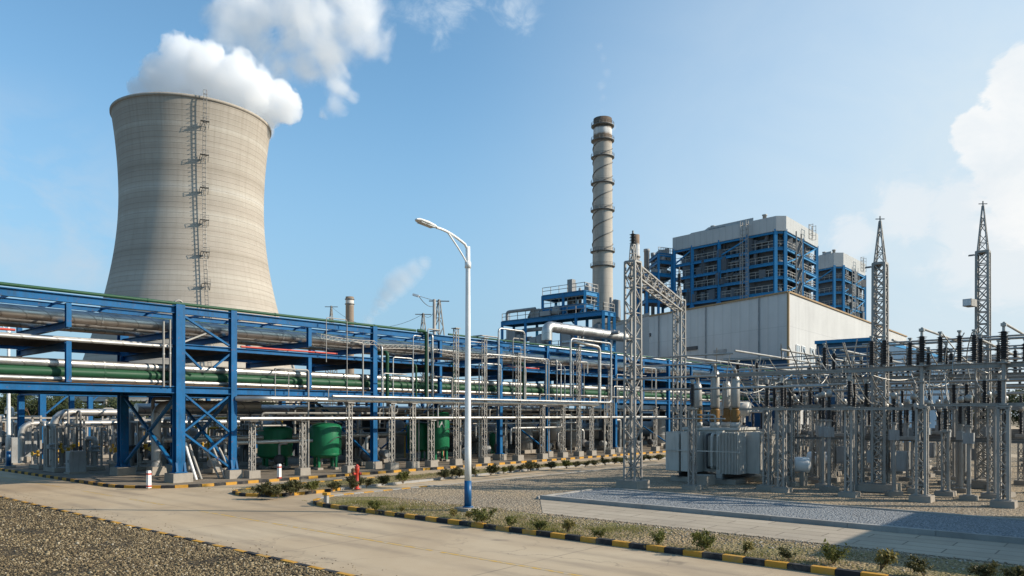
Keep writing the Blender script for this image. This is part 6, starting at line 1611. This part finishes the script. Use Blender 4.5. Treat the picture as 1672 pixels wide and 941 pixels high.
# far wall seen under the rack
for i, (px0, px1, Y, z, lab) in enumerate(((-60,420,150,3.0,'long pale boundary wall seen under the rack behind the trees'),(440,1000,170,4.2,'low pale building line seen through the rack'))):
    a, b = at(px0,Y), at(px1,Y); t = MB().bar(a+U3*z/2, b+U3*z/2, .3 if i == 0 else 6, z); tag(t.build('boundary_wall' if i == 0 else 'service_building', 'concrete' if i == 0 else 'hall', None, a), lab, 'wall' if i == 0 else 'building')

# ---------------------------------------------------------------- marker posts, hydrants
def marker(loc, label):
    t = thing('marker_post', label, 'marker post', loc, 'white marker posts by the kerb'); x, y, z = loc
    MB().box((x,y,z+.36),(.15,.15,.72),.2,.96).build('post', 'white', t)
    MB().box((x,y,z+.60),(.156,.156,.07),.2).build('red_band', 'red', t); MB().box((x,y,z+.08),(.158,.158,.07),.2).build('red_band', 'red', t)
    d = Vector((-.35,-.9,0)).normalized(); MB().box((x+d.x*.079,y+d.y*.079,z+.42),(.07,.012,.09),.2).build('emblem', 'lampblue', t); MB().box((x,y,z+.73),(.12,.12,.03),.2).build('cap', 'white', t)
marker(G(243,797,.08), 'white marker post with red bands at the rounded kerb corner'); marker(G(456,783,.08), 'white marker post with red bands in front of the dark tank')
def hydrant(loc, label, mat, h=.75):
    t = thing('hydrant', label, 'hydrant', loc, 'fire hydrants along the rack'); x, y, z = loc
    MB().lathe([(.13,0),(.13,.04),(.075,.06),(.075,h*.7),(.10,h*.74),(.10,h*.86),(.05,h*.97),(.02,h)],(x,y,z),14).build('barrel', mat, t)
    MB().lathe([(.05,0),(.05,.12),(.065,.13),(.065,.17)],(x,y,z+h*.62),10,axis=(.8,-.6,0)).build('outlet', mat, t); MB().lathe([(.05,0),(.05,.12),(.065,.13),(.065,.17)],(x,y,z+h*.62),10,axis=(-.8,.2,0)).build('outlet', mat, t)
    MB().lathe([(.11,0),(.11,.03)],(x,y,z+h*.9),12).build('hand_wheel', mat, t)
hydrant(G(583,799,.08), 'red fire hydrant among the strip shrubs', 'red', 1.05); hydrant(G(577,796,.08), 'second shorter rusty hydrant right beside the red one', 'rust', .85)
hydrant(G(723,752,.08), 'orange hydrant standing by the tall green tank', 'orange', 1.7)
c = G(533,827); t = thing('stub_post', 'short concrete stub post with worn yellow top at the lane corner', 'post', (c.x,c.y,.0))
MB().box((c.x,c.y,.2),(.13,.13,.4),.3).build('post', 'kerbgrey', t); MB().box((c.x,c.y,.44),(.2,.2,.09),.3).build('cap', 'kyellow', t)

# overhead wires between the pylons behind the rack
for i, (a, b, sag, lab) in enumerate(((P(691,513,120),P(717,491,95),1.2,'thin overhead wire hung between the two pylons behind the rack'),(P(541,501,150),P(691,513,120),3.0,'long thin overhead wire from the tiny pylon to the small one'),(P(717,491,95),P(684,484,60),.8,'thin wire from the taller pylon towards the lamp arm'))):
    pts = [a+(b-a)*f-U3*(sag*4*f*(1-f)) for f in [k/16 for k in range(17)]]
    tag(MB().tube(pts, .03, 5).build('overhead_wire', 'wire', None, pts[0]), lab, 'wire', 'overhead wires behind the rack')
# ---------------------------------------------------------------- camera, light, sky
cam = bpy.data.cameras.new('camera'); co = bpy.data.objects.new('camera', cam); C.objects.link(co)
cam.sensor_width = 36; cam.lens = 36*F/1672; cam.shift_y = (HZ-470.5)/1672; cam.clip_start = .1; cam.clip_end = 6000
co.location = (0,0,CAMZ); co.rotation_euler = (R(90), 0, -math.atan2(CU, 0) if False else -math.atan2(SU, CU)); scene.camera = co
SUN_EL = R(30); sdx = c2w(.9975,-.07); to_sun = Vector((sdx.x*math.cos(SUN_EL), sdx.y*math.cos(SUN_EL), math.sin(SUN_EL)))
sun = bpy.data.lights.new('sun', 'SUN'); sun.energy = 4.8; sun.angle = R(.53); sun.color = (1,.89,.745)
so = bpy.data.objects.new('sun', sun); C.objects.link(so); so.rotation_euler = to_sun.to_track_quat('Z','Y').to_euler(); so.location = (0,0,200)
w = bpy.data.worlds.new('World'); scene.world = w; w.use_nodes = True; nt = w.node_tree; N = NT(nt)
bg = nt.nodes['Background']; sky = N.n('ShaderNodeTexSky', sky_type='NISHITA'); sky.sun_disc = False; sky.sun_elevation = SUN_EL
sky.sun_rotation = math.atan2(to_sun.x, to_sun.y); sky.altitude = 50; sky.air_density = 1.0; sky.dust_density = .7; sky.ozone_density = 1.6
bg.inputs['Strength'].default_value = .135
tcn = N.n('ShaderNodeTexCoord'); dirv = tcn.outputs['Generated']
def dpx(px, py):
    return c2w((px-CX)/F, 1, (HZ-py)/F).normalized()
def lobe(px, py, rpx, soft=.5):
    d = dpx(px,py); vm = N.n('ShaderNodeVectorMath', operation='DOT_PRODUCT'); N.l(dirv, vm.inputs[0]); vm.inputs[1].default_value = d
    ang = N.math('ARCCOSINE', vm.outputs['Value'], None, False); rr = rpx/F*d.y if False else rpx/F*.8
    return N.mr(ang, rr*(1+soft), rr*(1-soft), 0, 1, True)
def cmax(ls):
    o = ls[0]
    for x in ls[1:]: o = N.math('MAXIMUM', o, x)
    return o
mp = N.n('ShaderNodeMapping'); mp.inputs['Scale'].default_value = (1,1,1.5); N.l(dirv, mp.inputs['Vector'])
nA = N.noise(mp.outputs[0], 9, 9, .60, .3); nB = N.noise(mp.outputs[0], 22, 8, .62, .5); nC = N.noise(mp.outputs[0], 4.5, 8, .62, .6)
# cumulus at the sun side
L1 = cmax([lobe(1710,180,90,.6), lobe(1672,135,52,.6), lobe(1595,215,40,.6), lobe(1640,240,60,.65), lobe(1740,300,120,.8)])
cu = N.mr(N.math('ADD', N.math('MULTIPLY', L1, 1.0), N.math('MULTIPLY', N.math('SUBTRACT', nB, .5), 1.5)), .34, .62, 0, 1, True)
L2 = cmax([lobe(1480,345,60,.8), lobe(1560,330,60,.8), lobe(1390,385,50,.9), lobe(1640,400,120,.8)])
cf = N.math('MULTIPLY', N.mr(N.math('ADD', L2, N.math('MULTIPLY', N.math('SUBTRACT', nB, .5), 1.6)), .45, .9, 0, 1, True), .5)
L3 = cmax([lobe(690,25,55,.9), lobe(845,12,45,.8), lobe(720,-20,70,.9)])
cw = N.math('MULTIPLY', N.mr(N.math('ADD', L3, N.math('MULTIPLY', N.math('SUBTRACT', nB, .5), 2.6)), .5, 1.5, 0, 1, True), .55)
L4 = cmax([lobe(40,330,120,.95), lobe(140,400,100,.95), lobe(-60,260,90,.9)])
cl = N.math('MULTIPLY', N.math('MULTIPLY', L4, N.mr(nA, .40, .66)), .55)
sep = N.n('ShaderNodeSeparateXYZ'); N.l(dirv, sep.inputs[0])
L5 = cmax([lobe(1760,430,620,.95), lobe(1600,520,330,.95)]); veil = N.math('MULTIPLY', L5, N.mr(nC, .25, .7, .72, 1.0))
skyc = sky.outputs['Color']
tint = N.mix(1.0, skyc, (.92,1.21,1.22), 'MULTIPLY')
sepz = N.n('ShaderNodeSeparateXYZ'); N.l(dirv, sepz.inputs[0])
tint = N.mix(N.mr(sepz.outputs[2], .44, .02, 0, .85, True), tint, (1.85,2.85,3.95))
c = N.mix(veil, tint, (4.3,4.85,5.15))
c = N.mix(cl, c, (3.6,4.0,4.4)); c = N.mix(cf, c, (5.2,5.3,5.4)); c = N.mix(cw, c, (4.4,5.0,5.5)); c = N.mix(N.math('MULTIPLY', cu, .8), c, N.mix(N.mr(nA,.35,.65), (4.9,5.15,5.35), (5.9,5.85,5.75)))
N.l(c, bg.inputs['Color'])

vs_ = scene.view_settings; vs_.view_transform = 'Standard'; vs_.look = 'None'; vs_.gamma = 1; vs_.use_curve_mapping = False; vs_.exposure = 0.35
cy = scene.cycles; scene.render.engine = 'CYCLES'
cy.max_bounces = 24; cy.diffuse_bounces = 3; cy.glossy_bounces = 3; cy.transmission_bounces = 2; cy.volume_bounces = 24; cy.transparent_max_bounces = 6
cy.volume_step_rate = .22; cy.volume_max_steps = 512; cy.use_denoising = True; cy.caustics_reflective = False; cy.caustics_refractive = False
